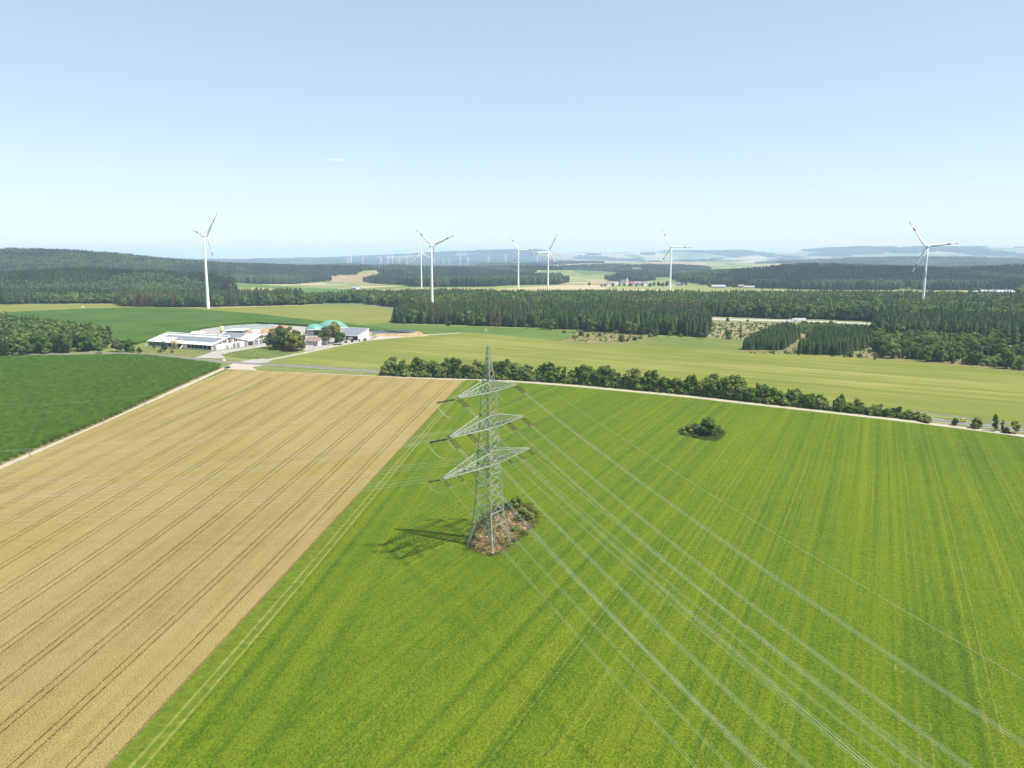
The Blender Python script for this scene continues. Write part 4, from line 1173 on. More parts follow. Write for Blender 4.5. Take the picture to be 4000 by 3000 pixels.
# ------------------------------------------------------------------ power pylon
MAT['steel'] = plain('galvanised_steel', (.27, .30, .245), .6, 0.0, .10, 2.0, .15)
MAT['insul'] = plain('brown_insulator', (.035, .028, .018), .4, 0, .15)
MAT['alu'] = plain('weathered_aluminium', (.42, .43, .41), .45, 0.0, .05)
MAT['rusty'] = plain('rusty_fitting', (.16, .07, .045), .7, 0, .2)
PYL = Vector((-6.2, 203.0, 0)); ARM = R(55)
UNIT = {}
def bar_mesh(key, mat):
    """unit-length angle profile along z, 1 m wide flanges, scaled per bar"""
    if key not in UNIT:
        bm = bmesh.new()
        bbox(bm, -.5, .5, -.5, -.28, 0, 1)
        bbox(bm, -.5, -.28, -.28, .5, 0, 1)
        UNIT[key] = mesh_bm('angle_bar', bm); UNIT[key].materials.append(mat)
    return UNIT[key]
def bar(name, a, b, w, parent, mat=None, key='steel'):
    a = Vector(a); b = Vector(b); d = b-a
    o = link(name, bar_mesh(key, mat or MAT['steel']), None, parent)
    o.location = a
    o.rotation_mode = 'QUATERNION'
    o.rotation_quaternion = d.to_track_quat('Z', 'Y')
    o.scale = (w, w, d.length)
    return o
LEV = [(0, 8.6), (10.2, 5.6), (23.3, 4.3), (33.2, 3.5), (42.8, 2.8), (45.6, 2.35), (55, .3)]
def half_w(z):
    for (z0, w0), (z1, w1) in zip(LEV, LEV[1:]):
        if z <= z1: return .5*(w0+(w1-w0)*(z-z0)/(z1-z0))
    return .15
def build_pylon():
    root = empty('power_pylon', PYL, ARM)
    tag(root, 'tall lattice steel power pylon with three crossarms in the barley', 'pylon')
    corner = lambda i, z: Vector(((1, 1, -1, -1)[i]*half_w(z), (1, -1, -1, 1)[i]*half_w(z), z))
    for i in range(4):                               # legs, one run per straight length
        bm = bmesh.new()
        for (z0, _), (z1, _) in zip(LEV, LEV[1:]):
            w = .14 if z0 < 10 else (.115 if z0 < 33 else .085)
            a, b = corner(i, z0), corner(i, z1); d = (b-a).normalized(); e = d.orthogonal().normalized(); f = d.cross(e)
            A = [bm.verts.new(a+e*w*sx+f*w*sy) for sx, sy in ((1, 1), (1, -1), (-1, -1), (-1, 1))]
            B = [bm.verts.new(b+e*w*sx+f*w*sy) for sx, sy in ((1, 1), (1, -1), (-1, -1), (-1, 1))]
            for k in range(4): bm.faces.new((A[k], A[(k+1) % 4], B[(k+1) % 4], B[k]))
            bm.faces.new(A[::-1]); bm.faces.new(B)
        link('leg', mesh_bm('leg', bm), MAT['steel'], root)
        bm = bmesh.new(); lathe(bm, [(.55, -.2), (.5, .45), (.3, .5)], 8, corner(i, 0).x, corner(i, 0).y)
        link('footing', mesh_bm('footing', bm), MAT['concrete'], root)
    faces = [(0, 1), (1, 2), (2, 3), (3, 0)]
    for i, j in faces:                               # spread base: V braces with secondary struts
        a0, b0 = corner(i, .3), corner(j, .3); m = (corner(i, 10.2)+corner(j, 10.2))*.5
        bar('brace', a0, m, .17, root); bar('brace', b0, m, .17, root)
        bar('horizontal', corner(i, 10.2), corner(j, 10.2), .16, root)
        for zz in (3.6, 6.9):
            t = zz/10.2
            bar('strut', corner(i, zz), a0.lerp(m, t), .10, root); bar('strut', corner(j, zz), b0.lerp(m, t), .10, root)
        bar('strut', corner(i, 3.6), a0.lerp(m, .66), .09, root); bar('strut', corner(j, 3.6), b0.lerp(m, .66), .09, root)
        bar('strut', a0.lerp(m, .66), b0.lerp(m, .66), .10, root)
    zs = [10.2, 13.2, 15.9, 18.5, 20.9, 23.3, 25.2, 27.0, 29.1, 31.2, 33.2, 34.9, 36.6, 38.7, 40.8, 42.8, 44.2, 45.6, 47.5, 49.2, 50.7, 52.1, 53.4, 54.6]
    for k, (z0, z1) in enumerate(zip(zs, zs[1:])):
        w = .135 if z0 < 30 else .105
        for i, j in faces:
            bar('brace', corner(i, z0), corner(j, z1), w, root)
            if z1 < 53: bar('brace', corner(j, z0), corner(i, z1), w, root)
    for z in (20.9, 23.3, 27.0, 33.2, 36.6, 42.8, 45.6):
        for i, j in faces: bar('horizontal', corner(i, z), corner(j, z), .14, root)
        bar('horizontal', corner(0, z), corner(2, z), .1, root)
    for z, up, L in ((23.3, 3.4, 19.0), (33.2, 3.4, 16.0), (42.8, 2.8, 12.6)):
        for s in (1, -1):
            arm = empty('crossarm', (0, 0, 0)); arm.parent = root
            hb, ht = half_w(z), half_w(z+up)
            tipw = .28
            bot = [Vector((s*hb, q*hb, z)) for q in (1, -1)]; top = [Vector((s*ht, q*ht, z+up)) for q in (1, -1)]
            tb = [Vector((s*L, q*tipw, z+.12)) for q in (1, -1)]
            for q in (0, 1):
                bar('chord', bot[q], tb[q], .20, arm)
                bar('chord', top[q], tb[q]+Vector((0, 0, .2)), .16, arm)
            n = 7 if L > 15 else 6
            pb = [[bot[q].lerp(tb[q], k/n) for k in range(n+1)] for q in (0, 1)]
            pt = [[top[q].lerp(tb[q]+Vector((0, 0, .2)), k/n) for k in range(n+1)] for q in (0, 1)]
            for k in range(n):
                bar('brace', pb[0][k], pb[1][k+1], .095, arm)
                bar('brace', pb[1][k], pb[0][k+1], .095, arm)
                if k: bar('brace', pb[0][k], pb[1][k], .09, arm)
                for q in (0, 1):
                    if k: bar('brace', pb[q][k], pt[q][k], .09, arm)
                    if k < n-1: bar('brace', pt[q][k], pb[q][k+1], .09, arm)
            bar('brace', tb[0], tb[1], .2, arm)
    return root
build_pylon()

ax = Vector((math.cos(ARM), math.sin(ARM), 0))
SPANS = [('green field', R(-66), -1), ('wheat', R(177), 1)]
def wire_pt(p0, az, sl, cv, s):
    return Vector((p0.x+math.cos(az)*s, p0.y+math.sin(az)*s, p0.z+sl*s+cv*s*s/2))
def rod_mesh(n, r, l):
    bm = bmesh.new()
    for i in range(n):
        z0 = i*l/n
        lathe(bm, [(r*.4, z0), (r*.4, z0+.1), (r, z0+.14), (r, z0+l/n-.14), (r*.4, z0+l/n-.1), (r*.4, z0+l/n)], 6)
    return mesh_bm('insulator', bm, True)
def along(o, a, d):
    o.location = a; o.rotation_mode = 'QUATERNION'; o.rotation_quaternion = d.to_track_quat('Z', 'Y')
ROD3 = rod_mesh(3, .095, 4.6); ROD3.materials.append(MAT['insul'])
ROD2 = rod_mesh(2, .09, 3.0); ROD2.materials.append(MAT['insul'])
YOKE3 = box_mesh('yoke', -.75, .75, -.06, .06, -.12, .12); YOKE3.materials.append(MAT['rusty'])
YOKE2 = box_mesh('yoke', -.45, .45, -.06, .06, -.10, .10); YOKE2.materials.append(MAT['rusty'])
SPACER = boxes_mesh('spacer', [(-.23, .23, -.03, .03, -.22, -.19), (-.23, .23, -.03, .03, .19, .22), (-.22, -.19, -.03, .03, -.19, .19), (.19, .22, -.03, .03, -.19, .19)])
SPACER.materials.append(MAT['steel'])
def lines():
    ends = {}
    for arm, z, offs in (('top', 42.8, (12.5,)), ('middle', 33.2, (15.8, 8.6)), ('lowest', 23.3, (18.8, 13.4, 8.0))):
        low = arm == 'lowest'
        for s in (1, -1):
            side = 'hedge' if s > 0 else 'wheat'
            for j, of in enumerate(offs):
                spot = ('tip', 'middle', 'root')[j] if low else ('tip', 'inner point')[j]
                for field, az, _ in SPANS:
                    p0 = PYL+ax*(of*s)+Vector((0, 0, z-.15))
                    if field == 'wheat': sl, cv = (-.16, .0007) if low else (-.20, .0009)
                    else: sl, cv = (-.145, .0005) if low else (-.188, .0007)
                    d = Vector((math.cos(az), math.sin(az), sl)).normalized(); sd = d.cross(Vector((0, 0, 1))).normalized()
                    n, L = (2, 3.0) if low else (3, 4.6)
                    a0 = p0+d*.9; a1 = a0+d*L
                    o = empty('insulator_string', p0)
                    tag(o, f'{"double" if low else "triple"} brown insulator string toward {field} from {side}-side {spot} of {arm} crossarm', 'insulator', 'insulator strings of the pylon')
                    def child(name, me, p, dd):
                        c = link(name, me, None, o); along(c, p-p0, dd); return c
                    for k in range(n):
                        child('insulator', ROD2 if low else ROD3, a0+sd*(k-(n-1)/2)*.62, d)
                    for p in (a0, a1+d*.1):
                        c = link('yoke', YOKE2 if low else YOKE3, None, o); c.location = p-p0; c.rotation_euler = (0, 0, math.atan2(sd.y, sd.x))
                    lk = link('shackle', tube_mesh('shackle', [p0-p0, a0-p0], .05), MAT['steel'], o)
                    w0 = a1+d*.5
                    bund = empty('conductor_bundle', w0)
                    nb = 2 if low else 4
                    tag(bund, f'{"two" if low else "four"}-wire conductor over the {field} from {side}-side {spot} of {arm} crossarm', 'power line', 'conductors leaving the pylon')
                    lo = [(.2, 0), (-.2, 0)] if low else [(.2, .2), (-.2, .2), (.2, -.2), (-.2, -.2)]
                    smax = 265
                    for (q, v) in lo:
                        pts = [wire_pt(w0, az, sl, cv, t)+sd*q+Vector((0, 0, v))-w0 for t in np.linspace(0, smax, 34)]
                        link('wire', tube_mesh('wire', pts, .011), MAT['alu'], bund)
                    if not low:
                        t = 38.0+7*j
                        while t < 230:
                            c = link('spacer', SPACER, None, bund); c.location = wire_pt(w0, az, sl, cv, t)-w0; c.rotation_euler = (0, 0, math.atan2(sd.y, sd.x)); t += 52
                    ends[(arm, s, j, field)] = w0
                # jumper loop round the crossarm
                A, B = ends[(arm, s, j, 'green field')], ends[(arm, s, j, 'wheat')]
                dip = 2.1 if low else 3.3
                jo = empty('jumper_loop', A)
                tag(jo, f'drooping jumper cable under the {side}-side {spot} of the {arm} crossarm', 'cable', 'jumper cables of the pylon')
                for q in ((-.2, .2) if low else (-.3, -.1, .1, .3)):
                    pts = []
                    for t in np.linspace(0, 1, 15):
                        p = A.lerp(B, t); p.z -= dip*4*t*(1-t)*(1+.12*q); p += ax*q
                        pts.append(p-A)
                    link('wire', tube_mesh('jumper', pts, .013), MAT['alu'], jo)
    for field, az, _ in SPANS:
        p0 = PYL+Vector((0, 0, 55.0))
        sl, cv = (-.185, .0007) if field != 'wheat' else (-.195, .0009)
        pts = [wire_pt(p0, az, sl, cv, t) for t in np.linspace(0, 265, 34)]
        tag(link('earth_wire', tube_mesh('earth_wire', pts, .012), MAT['alu']), f'single earth wire over the {field} from the pylon peak', 'power line')
lines()

# ------------------------------------------------------------------ wind turbines
MAT['white'] = plain('white_coating', (.76, .77, .77), .5, 0, .02, .3, .25)
MAT['red'] = plain('red_band', (.24, .03, .03), .5, 0, .05)
MAT['logo'] = plain('dark_blue_lettering', (.03, .10, .22), .5, 0, .02)
def blade_mesh():
    """unit blade (length 1) along z with a red band and a red tip"""
    secs = [(0.0, .019, .019), (.04, .021, .020), (.11, .037, .015), (.22, .036, .011), (.4, .028, .008), (.60, .020, .006), (.62, .0197, .006), (.75, .0155, .005), (.751, .0155, .005), (.89, .011, .0036), (.891, .011, .0036), (.97, .007, .0025), (1.0, .002, .001)]
    V = []; Fc = []; mi = []
    k = 8
    for z, c, t in secs:
        tw = R(16)*(1-z)
        for i in range(k):
            a = 2*math.pi*i/k
            x = c*math.cos(a)-c*.35*(1 if z > .05 else 0); y = t*math.sin(a)
            V.append((x*math.cos(tw)-y*math.sin(tw), x*math.sin(tw)+y*math.cos(tw)+.012*z*z, z))
    for s in range(len(secs)-1):
        zm = (secs[s][0]+secs[s+1][0])/2
        for i in range(k):
            Fc.append((s*k+i, s*k+(i+1) % k, (s+1)*k+(i+1) % k, (s+1)*k+i)); mi.append(1 if .615 < zm < .752 or zm > .89 else 0)
    me = mesh_np('blade', V, Fc, True, mi)
    me.materials.append(MAT['white']); me.materials.append(MAT['red'])
    return me
BLADE = blade_mesh()
BLADE_W = BLADE.copy(); BLADE_W.materials[1] = MAT['white']
def tower_mesh(h, r0, r1):
    bm = bmesh.new()
    prof = [(r0*1.06, -1.5)]+[(r0+(r1-r0)*i/8, h*i/8) for i in range(9)]
    lathe(bm, prof, 24)
    return mesh_bm('tower', bm, True)
def nacelle_mesh(l, w):
    bm = bmesh.new()
    prof = [(-l*.42, .55), (-l*.36, .86), (-l*.1, 1.0), (l*.25, .98), (l*.42, .8), (l*.5, .55)]
    rings = []
    for y, s in prof:
        rings.append([bm.verts.new((w*.5*s*math.copysign(abs(math.cos(a))**.6, math.cos(a)), y, w*.52*s*math.copysign(abs(math.sin(a))**.6, math.sin(a)))) for a in [2*math.pi*i/14 for i in range(14)]])
    for a, b in zip(rings, rings[1:]):
        for i in range(14): bm.faces.new((a[i], a[(i+1) % 14], b[(i+1) % 14], b[i]))
    bm.faces.new(rings[0]); bm.faces.new(rings[-1][::-1])
    return mesh_bm('nacelle', bm, True)
def hub_mesh(r):
    bm = bmesh.new()
    lathe(bm, [(r*.95, 0), (r, r*.7), (r*.75, r*1.5), (r*.3, r*1.9), (.02, r*2.0)], 14)
    return mesh_bm('hub', bm, True)
def turbine(p, hz, rad, yaw, phase, label, group, zbase=0.0, banded=True, lettering=None, thin=1.0):
    """yaw: bearing the rotor looks to, clockwise from the viewing direction"""
    root = empty('wind_turbine', (p[0], p[1], zbase))
    tag(root, label, 'wind turbine', group)
    h = hz-zbase
    r0, r1 = h*.0215*thin, h*.0125*thin
    tw = link('tower', tower_mesh(h-1.6, r0, r1), MAT['white'], root)
    nac = link('nacelle', nacelle_mesh(h*.085, h*.036), MAT['white'], root)
    nac.location = (0, 0, h); nac.rotation_euler = (0, 0, -yaw)
    fw = Vector((math.sin(yaw), math.cos(yaw), 0)); rt = Vector((math.cos(yaw), -math.sin(yaw), 0))
    hubp = Vector((0, 0, h))+fw*h*.042
    hr = h*.0165
    hb = link('hub', hub_mesh(hr), MAT['white'], root)
    hb.location = hubp; hb.rotation_mode = 'QUATERNION'; hb.rotation_quaternion = fw.to_track_quat('Z', 'Y')
    for k in range(3):
        a = R(phase)+k*2*math.pi/3
        d = rt*math.cos(a)+Vector((0, 0, 1))*math.sin(a)
        b = link('blade', BLADE if banded else BLADE_W, None, root)
        b.location = hubp+fw*hr*.7+d*hr*.5
        z = d; y = fw; x = y.cross(z)
        b.rotation_mode = 'QUATERNION'; b.rotation_quaternion = Matrix((x, y, z)).transposed().to_quaternion()
        b.scale = (rad*1.25, rad*1.25, rad)
    if lettering:
        word, zt, size = lettering
        cu = bpy.data.curves.new('lettering', 'FONT'); cu.body = word; cu.size = size; cu.extrude = 0.02; cu.align_x = 'CENTER'; cu.align_y = 'CENTER'
        tmp = bpy.data.objects.new('lettering', cu); COL.objects.link(tmp)
        dg = bpy.context.evaluated_depsgraph_get()
        me = bpy.data.meshes.new_from_object(tmp.evaluated_get(dg))
        bpy.data.objects.remove(tmp)
        bm = bmesh.new(); bm.from_mesh(me)
        bmesh.ops.triangulate(bm, faces=bm.faces)
        for _ in range(3): bmesh.ops.subdivide_edges(bm, edges=[e for e in bm.edges if e.calc_length() > .35], cuts=1); bmesh.ops.triangulate(bm, faces=bm.faces)
        bm.to_mesh(me); bm.free()
        # run the word up the tower and wrap it round the shell
        f = zt/h; rr = r0+(r1-r0)*f
        to_cam = math.atan2(-p[1], -p[0])-.12
        for v in me.vertices:
            along_z, cross = v.co.x, v.co.y
            ang = to_cam-cross/rr
            q = rr*1.03+.06+v.co.z
            v.co = (math.cos(ang)*q, math.sin(ang)*q, zt+along_z)
        me.materials.clear()
        link('lettering', me, MAT['logo'], root)
    return root
turbine((-457,1178), 108, 41, R(38), 48, 'white wind turbine at the hay meadow edge with its whole tower showing', 'large wind turbines')
turbine((-111,1090), 92, 35, R(28), 22, 'white wind turbine rising straight behind the spruce wood, blades in a Y', 'large wind turbines')
turbine((-207,1800), 83, 33, R(8), 96, 'smaller white turbine standing just behind another tower', 'large wind turbines', banded=False)
turbine((15,1846), 91, 37, R(10), 2, 'white turbine on the yellow field with one blade pointing level', 'large wind turbines')
turbine((75,1640), 86, 40, R(22), 64, 'white turbine at the near edge of the yellow field', 'large wind turbines')
turbine((371,1844), 99, 45, R(5), 118, 'white wind turbine beside the village houses', 'large wind turbines')
turbine((582,1110), 91, 42, R(8), 6, 'white wind turbine with blue lettering on its tower', 'large wind turbines', lettering=('juwi', 52, 5.6))
FT = [(1357, 9800, .9), (1364, 8800, .95), (1372, 7600, 1.25), (1418, 8200, 1.1), (1488, 7900, 1.15), (1517, 8300, 1.25), (1534, 8300, 1.15), (1551, 9300, 1.0), (1561, 9100, 1.0), (1590, 8300, 1.2), (1698, 9400, .8), (1733, 9300, .9), (1755, 9000, .95), (1798, 8200, 1.0), (1825, 9200, .9), (1830, 9100, 1.0), (1909, 8700, 1.0), (1976, 8000, 1.2), (2099, 8800, 1.1), (2110, 10500, 1.0), (2207, 10200, 1.1), (2230, 11500, .9), (2275, 12000, .8), (2413, 11000, .7)]
def far_turbines():
    g = np.random.default_rng(9)
    for px, Y, k in FT:
        f = Y*math.cos(math.atan(500/3050))+CAMZ*math.sin(math.atan(500/3050))
        x = (px-2000)/3050*f
        zb = tz(x, Y)
        turbine((x, Y), zb+95*k, 38*k, R(g.uniform(-20, 30)), g.uniform(0, 120), 'tiny pale wind turbine on the hazy horizon', 'distant wind turbines', zb-2, False, thin=1.3)
far_turbines()

# ------------------------------------------------------------------ farm
MAT['wall'] = plain('white_render', (.60, .59, .565), .8, 0, .12, .5)
MAT['roofw'] = plain('white_sheet_roof', (.56, .56, .555), .6, 0, .16, .35)
MAT['roofg'] = plain('grey_sheet_roof', (.30, .30, .31), .6, 0, .1, .3)
MAT['roofr'] = plain('red_tiles', (.30, .10, .07), .8, 0, .2, .6)
MAT['roofb'] = plain('brown_tiles', (.22, .165, .14), .8, 0, .2, .6)
MAT['slate'] = plain('slate_roof', (.20, .20, .225), .6, 0, .15, .5)
MAT['solar'] = plain('solar_glass', (.17, .185, .205), .35, 0, .08, .2, .5)
MAT['door'] = plain('grey_door', (.20, .205, .21), .6, 0, .1)
MAT['win'] = plain('brown_window', (.14, .085, .06), .35, 0, .15)
MAT['glass'] = plain('dark_glass', (.03, .035, .04), .12, 0, .1, spec=.5)
MAT['tan'] = plain('tan_silo', (.46, .37, .21), .6, 0, .1)
MAT['dome'] = plain('green_membrane', (.10, .25, .19), .42, 0, .05, .1, .4)
MAT['cream'] = plain('cream_rim', (.66, .60, .42), .7, 0, .08)
MAT['dark'] = plain('dark_cladding', (.06, .062, .068), .8, 0, .2)
MAT['tarp'] = plain('grey_green_tarp', (.20, .23, .22), .5, 0, .35, .5)
MAT['liner'] = plain('black_liner', (.055, .055, .065), .35, 0, .3, .4, .5)
MAT['silage'] = plain('brown_silage', (.36, .20, .115), .9, 0, .25, .5)
MAT['earth'] = plain('earth_bank', (.30, .22, .11), .95, 0, .35, .3)
MAT['wood'] = plain('weathered_wood', (.16, .12, .085), .9, 0, .25, 2)
MAT['palewood'] = plain('grey_boards', (.42, .42, .39), .85, 0, .15, 2)
MAT['post'] = plain('white_post', (.82, .82, .80), .6, 0, .03)
MAT['green_box'] = plain('green_container', (.08, .40, .14), .5, 0, .1)
MAT['orange'] = plain('orange_paint', (.55, .16, .05), .5, 0, .1)
MAT['yellow'] = plain('yellow_paint', (.72, .60, .03), .25, 0, .03, 1, .5)
MAT['carblack'] = plain('dark_car_paint', (.035, .04, .06), .2, 0, .05, 1, .5)
MAT['carwhite'] = plain('white_car_paint', (.8, .8, .8), .25, 0, .03, 1, .5)
MAT['tyre'] = plain('tyre', (.02, .02, .02), .9, 0, .1)
MAT['rim'] = plain('rim', (.45, .45, .46), .35, 0, .05)
MAT['trailer'] = plain('trailer_tarpaulin', (.72, .73, .75), .55, 0, .03)
GB = R(63)

def gable_roof(name, x0, x1, y0, y1, ze, zr, xr, t, over, mat, parent):
    """two slabs meeting at the ridge x = xr"""
    out = []
    for xa, s in ((x0-over, 1), (x1+over, -1)):
        bm = bmesh.new()
        sl = (zr-ze)/((xr-x0) if s > 0 else (x1-xr)); za = ze-over*sl
        pts = [(xa, za), (xr, zr), (xr, zr+t), (xa, za+t)]
        A = [bm.verts.new((x, y0-over, z)) for x, z in pts]; B = [bm.verts.new((x, y1+over, z)) for x, z in pts]
        for k in range(4): bm.faces.new((A[k], A[(k+1) % 4], B[(k+1) % 4], B[k]))
        bm.faces.new(A[::-1]); bm.faces.new(B)
        out.append(link(name, mesh_bm(name, bm), mat, parent))
    return out
def gable_wall(bm, x0, x1, y, ze, zr, xr, t):
    P_ = [(x0, 0), (x1, 0), (x1, ze), (xr, zr), (x0, ze)]
    A = [bm.verts.new((x, y, z)) for x, z in P_]; B = [bm.verts.new((x, y+t, z)) for x, z in P_]
    n = 5
    for k in range(n): bm.faces.new((A[k], A[(k+1) % n], B[(k+1) % n], B[k]))
    bm.faces.new(A[::-1]); bm.faces.new(B)
def panel_rows(parent, xa, xb, rows, y0, y1, zf, per=1):
    """rows of solar panels lying on a slope; zf(x) = roof height"""
    st = (xb-xa)/rows
    for k in range(rows):
        for (ya, yb) in ([(y0, y1)] if isinstance(y0, (int, float)) else list(zip(y0, y1))):
            bm = bmesh.new()
            p0, p1 = xa+k*st+.06, xa+(k+1)*st-.06
            v = [bm.verts.new(q) for q in ((p0, ya, zf(p0)+.34), (p1, ya, zf(p1)+.34), (p1, yb, zf(p1)+.34), (p0, yb, zf(p0)+.34), (p0, ya, zf(p0)+.42), (p1, ya, zf(p1)+.42), (p1, yb, zf(p1)+.42), (p0, yb, zf(p0)+.42))]
            for f in ((0,3,2,1),(4,5,6,7),(0,1,5,4),(1,2,6,5),(2,3,7,6),(3,0,4,7)): bm.faces.new([v[i] for i in f])
            link('solar_panel_row', mesh_bm('solar_row', bm), MAT['solar'], parent)
def boxpart(name, mat, parent, *a):
    return link(name, box_mesh(name, *a), mat, parent)

def long_barn():
    p = (-249.7,645.7)
    r = empty('cattle_barn', (p[0], p[1], .06), GB)
    tag(r, 'long low white cattle barn with open dark side and solar roof', 'barn')
    W, L, ze, zr = 40.0, 78.0, 4.5, 9.8; xr = W/2
    bm = bmesh.new()
    gable_wall(bm, 0, W, 0, ze, zr, xr, .3); gable_wall(bm, 0, W, L-.3, ze, zr, xr, .3)
    bbox(bm, W-.3, W, .3, L-.3, 0, ze)
    bbox(bm, 0, .3, .3, L-.3, 0, 1.0)
    bbox(bm, 0, .3, 29, 36, 1.0, ze)
    link('wall', mesh_bm('wall', bm), MAT['wall'], r)
    for k in range(17):
        y = 1.0+k*4.7
        if 28 < y < 37: continue
        boxpart('post', MAT['wall'], r, .02, .28, y, y+.35, 1.0, ze-.02)
    gable_roof('roof', 0, W, 0, L, ze, zr, xr, .25, .7, MAT['roofw'], r)
    boxpart('ridge_vent', MAT['roofw'], r, xr-1.2, xr+1.2, .5, L-.5, zr+.05, zr+.9)
    zf = lambda x: ze+(zr-ze)*x/xr
    panel_rows(r, 5.0, 15.8, 7, 3.0, 52.0, zf)
    panel_rows(r, 11.0, 15.8, 3, 52.5, 70.0, zf)
    for x0, x1, h in ((.9, 4.7, 3.9), (15.2, 17.9, 2.8), (20.7, 21.6, 2.1), (22.6, 26.0, 4.0), (27.0, 30.4, 4.0), (36.0, 39.4, 4.1)):
        boxpart('door', MAT['door'], r, x0, x1, -.06, -.01, .02, h)
    for x0, x1, z0, z1 in ((8.0, 9.3, 5.0, 6.1), (9.6, 10.8, 5.0, 6.5), (12.3, 13.9, 5.1, 7.2), (14.3, 15.9, 5.1, 7.8), (18.0, 19.9, 5.0, 9.0), (20.2, 21.2, 5.0, 9.0), (21.7, 22.6, 5.2, 8.6), (24.2, 25.9, 5.3, 8.0), (26.3, 28.2, 5.3, 7.3), (29.6, 30.7, 5.3, 6.7), (31.2, 32.6, 5.3, 6.2)):
        boxpart('window', MAT['win'], r, x0, x1, -.05, -.01, z0, z1)
    for x, y in ((-3.6, 38.5), (-3.6, 42.2)):
        q = Matrix.Rotation(GB, 3, 'Z') @ Vector((x, y, 0))
        s = empty('feed_silo', (p[0]+q.x, p[1]+q.y, .06))
        tag(s, 'tall tan feed silo against the dark side of the long barn', 'silo', 'tan feed silos by the long barn')
        bm = bmesh.new(); lathe(bm, [(1.5, 2.0), (1.55, 6.6), (1.2, 7.2), (.4, 7.6)], 16); link('tank', mesh_bm('tank', bm, True), MAT['tan'], s)
        bm = bmesh.new(); lathe(bm, [(.25, .9), (1.5, 2.0)], 16); link('hopper', mesh_bm('hopper', bm, True), MAT['tan'], s)
        for k in range(4):
            a = k*math.pi/2+.4; bar('leg', (1.4*math.cos(a), 1.4*math.sin(a), 0), (1.4*math.cos(a), 1.4*math.sin(a), 2.4), .14, s)
    q = Matrix.Rotation(GB, 3, 'Z') @ Vector((-1.2, 33, 0))
    s = empty('feed_auger', (p[0]+q.x, p[1]+q.y, .06)); tag(s, 'slanting white feed auger beside the tan silos', 'auger')
    link('pipe', tube_mesh('pipe', [(0, 3, 4.2), (-1.5, -2.5, .5)], .32, 8), MAT['wall'], s)
    bar('leg', (-.9, 0, 0), (-.9, 0, 2.2), .15, s); bar('leg', (-1.3, -1.6, 0), (-1.3, -1.6, 1.1), .15, s)
long_barn()
def machine_hall():
    p = (-229.2,689.2)
    r = empty('machine_hall', (p[0], p[1], .06), GB)
    tag(r, 'white machine hall with three grey doors beside the long barn', 'barn')
    W, L, ze, zr = 19.0, 46.0, 4.6, 8.2; xr = W/2
    bm = bmesh.new()
    gable_wall(bm, 0, W, 0, ze, zr, xr, .3); gable_wall(bm, 0, W, L-.3, ze, zr, xr, .3)
    bbox(bm, 0, .3, .3, L-.3, 0, ze); bbox(bm, W-.3, W, .3, L-.3, 0, ze)
    link('wall', mesh_bm('wall', bm), MAT['wall'], r)
    gable_roof('roof', 0, W, 0, L, ze, zr, xr, .25, .6, MAT['roofw'], r)
    zf = lambda x: ze+(zr-ze)*x/xr
    panel_rows(r, 1.2, 9.0, 5, 17.0, 44.0, zf)
    for k in range(3):
        boxpart('door', MAT['door'], r, .9+k*6.1, 5.6+k*6.1, -.06, -.01, .02, 4.2)
    for x0, x1, z0, z1 in ((2.2, 5.6, 4.9, 5.7), (6.9, 11.9, 4.9, 7.0), (13.2, 16.6, 4.9, 5.7)):
        boxpart('window', MAT['win'], r, x0, x1, -.05, -.01, z0, z1)
    # open link between the two barns
    a = (-231.5,681.2)
    k = empty('link_shed', (a[0], a[1], .06), GB); tag(k, 'small open link shed between the two white barns', 'shed')
    d = Vector(p)-Vector(a); dl = d.length-.6
    boxpart('roof', MAT['roofw'], k, .4, dl, .5, 20, 3.9, 4.15)
    boxpart('back_wall', MAT['door'], k, .4, dl, 9, 9.3, 0, 3.88)
    boxpart('post', MAT['wall'], k, .5, .8, .6, .9, 0, 3.88); boxpart('post', MAT['wall'], k, dl-.5, dl-.2, .6, .9, 0, 3.88)
machine_hall()
def low_shed():
    p = (-289.9,790.8)
    r = empty('low_shed', (p[0], p[1], .06), R(0)); tag(r, 'flat white-roofed shed behind the long barn', 'shed')
    boxpart('wall', MAT['door'], r, 0, 17, 0, 18, 0, 3.2)
    o = boxpart('roof', MAT['roofw'], r, -.6, 17.8, -.8, 18.8, 3.21, 3.45)
    for k in range(4): boxpart('skylight', MAT['cream'], r, 2+k*4, 3.1+k*4, 2, 15, 3.46, 3.5)
    p = (-291.4,783.0)
    s = empty('grain_silo', (p[0], p[1], .06)); tag(s, 'round tan silo tower with a white cap behind the long barn', 'silo')
    bm = bmesh.new(); lathe(bm, [(1.9, 0), (1.9, 7.6)], 20); link('shell', mesh_bm('shell', bm, True), MAT['tan'], s)
    bm = bmesh.new(); lathe(bm, [(2.0, 7.61), (2.0, 8.0), (.8, 8.5)], 20); link('cap', mesh_bm('cap', bm), MAT['wall'], s)
low_shed()
def dome(p, rad, wall, rise, label):
    r = empty('digester_tank', (p[0], p[1], .05)); tag(r, label, 'biogas tank', 'green biogas domes')
    bm = bmesh.new(); lathe(bm, [(rad, 0), (rad, wall)], 40); link('tank_wall', mesh_bm('tank_wall', bm), MAT['concrete'], r)
    bm = bmesh.new(); lathe(bm, [(rad+.12, wall-.5), (rad+.35, wall-.3), (rad+.35, wall+.15), (rad-.1, wall+.3)], 40); link('rim', mesh_bm('rim', bm), MAT['cream'], r)
    bm = bmesh.new()
    Rr = (rad*rad+rise*rise)/(2*rise); th = math.asin(min(1, rad/Rr))
    prof = [(max(.05, Rr*math.sin(th*(1-i/12))), wall+.2+Rr*math.cos(th*(1-i/12))-(Rr-rise)) for i in range(13)]
    lathe(bm, prof, 40); link('membrane', mesh_bm('membrane', bm, True), MAT['dome'], r)
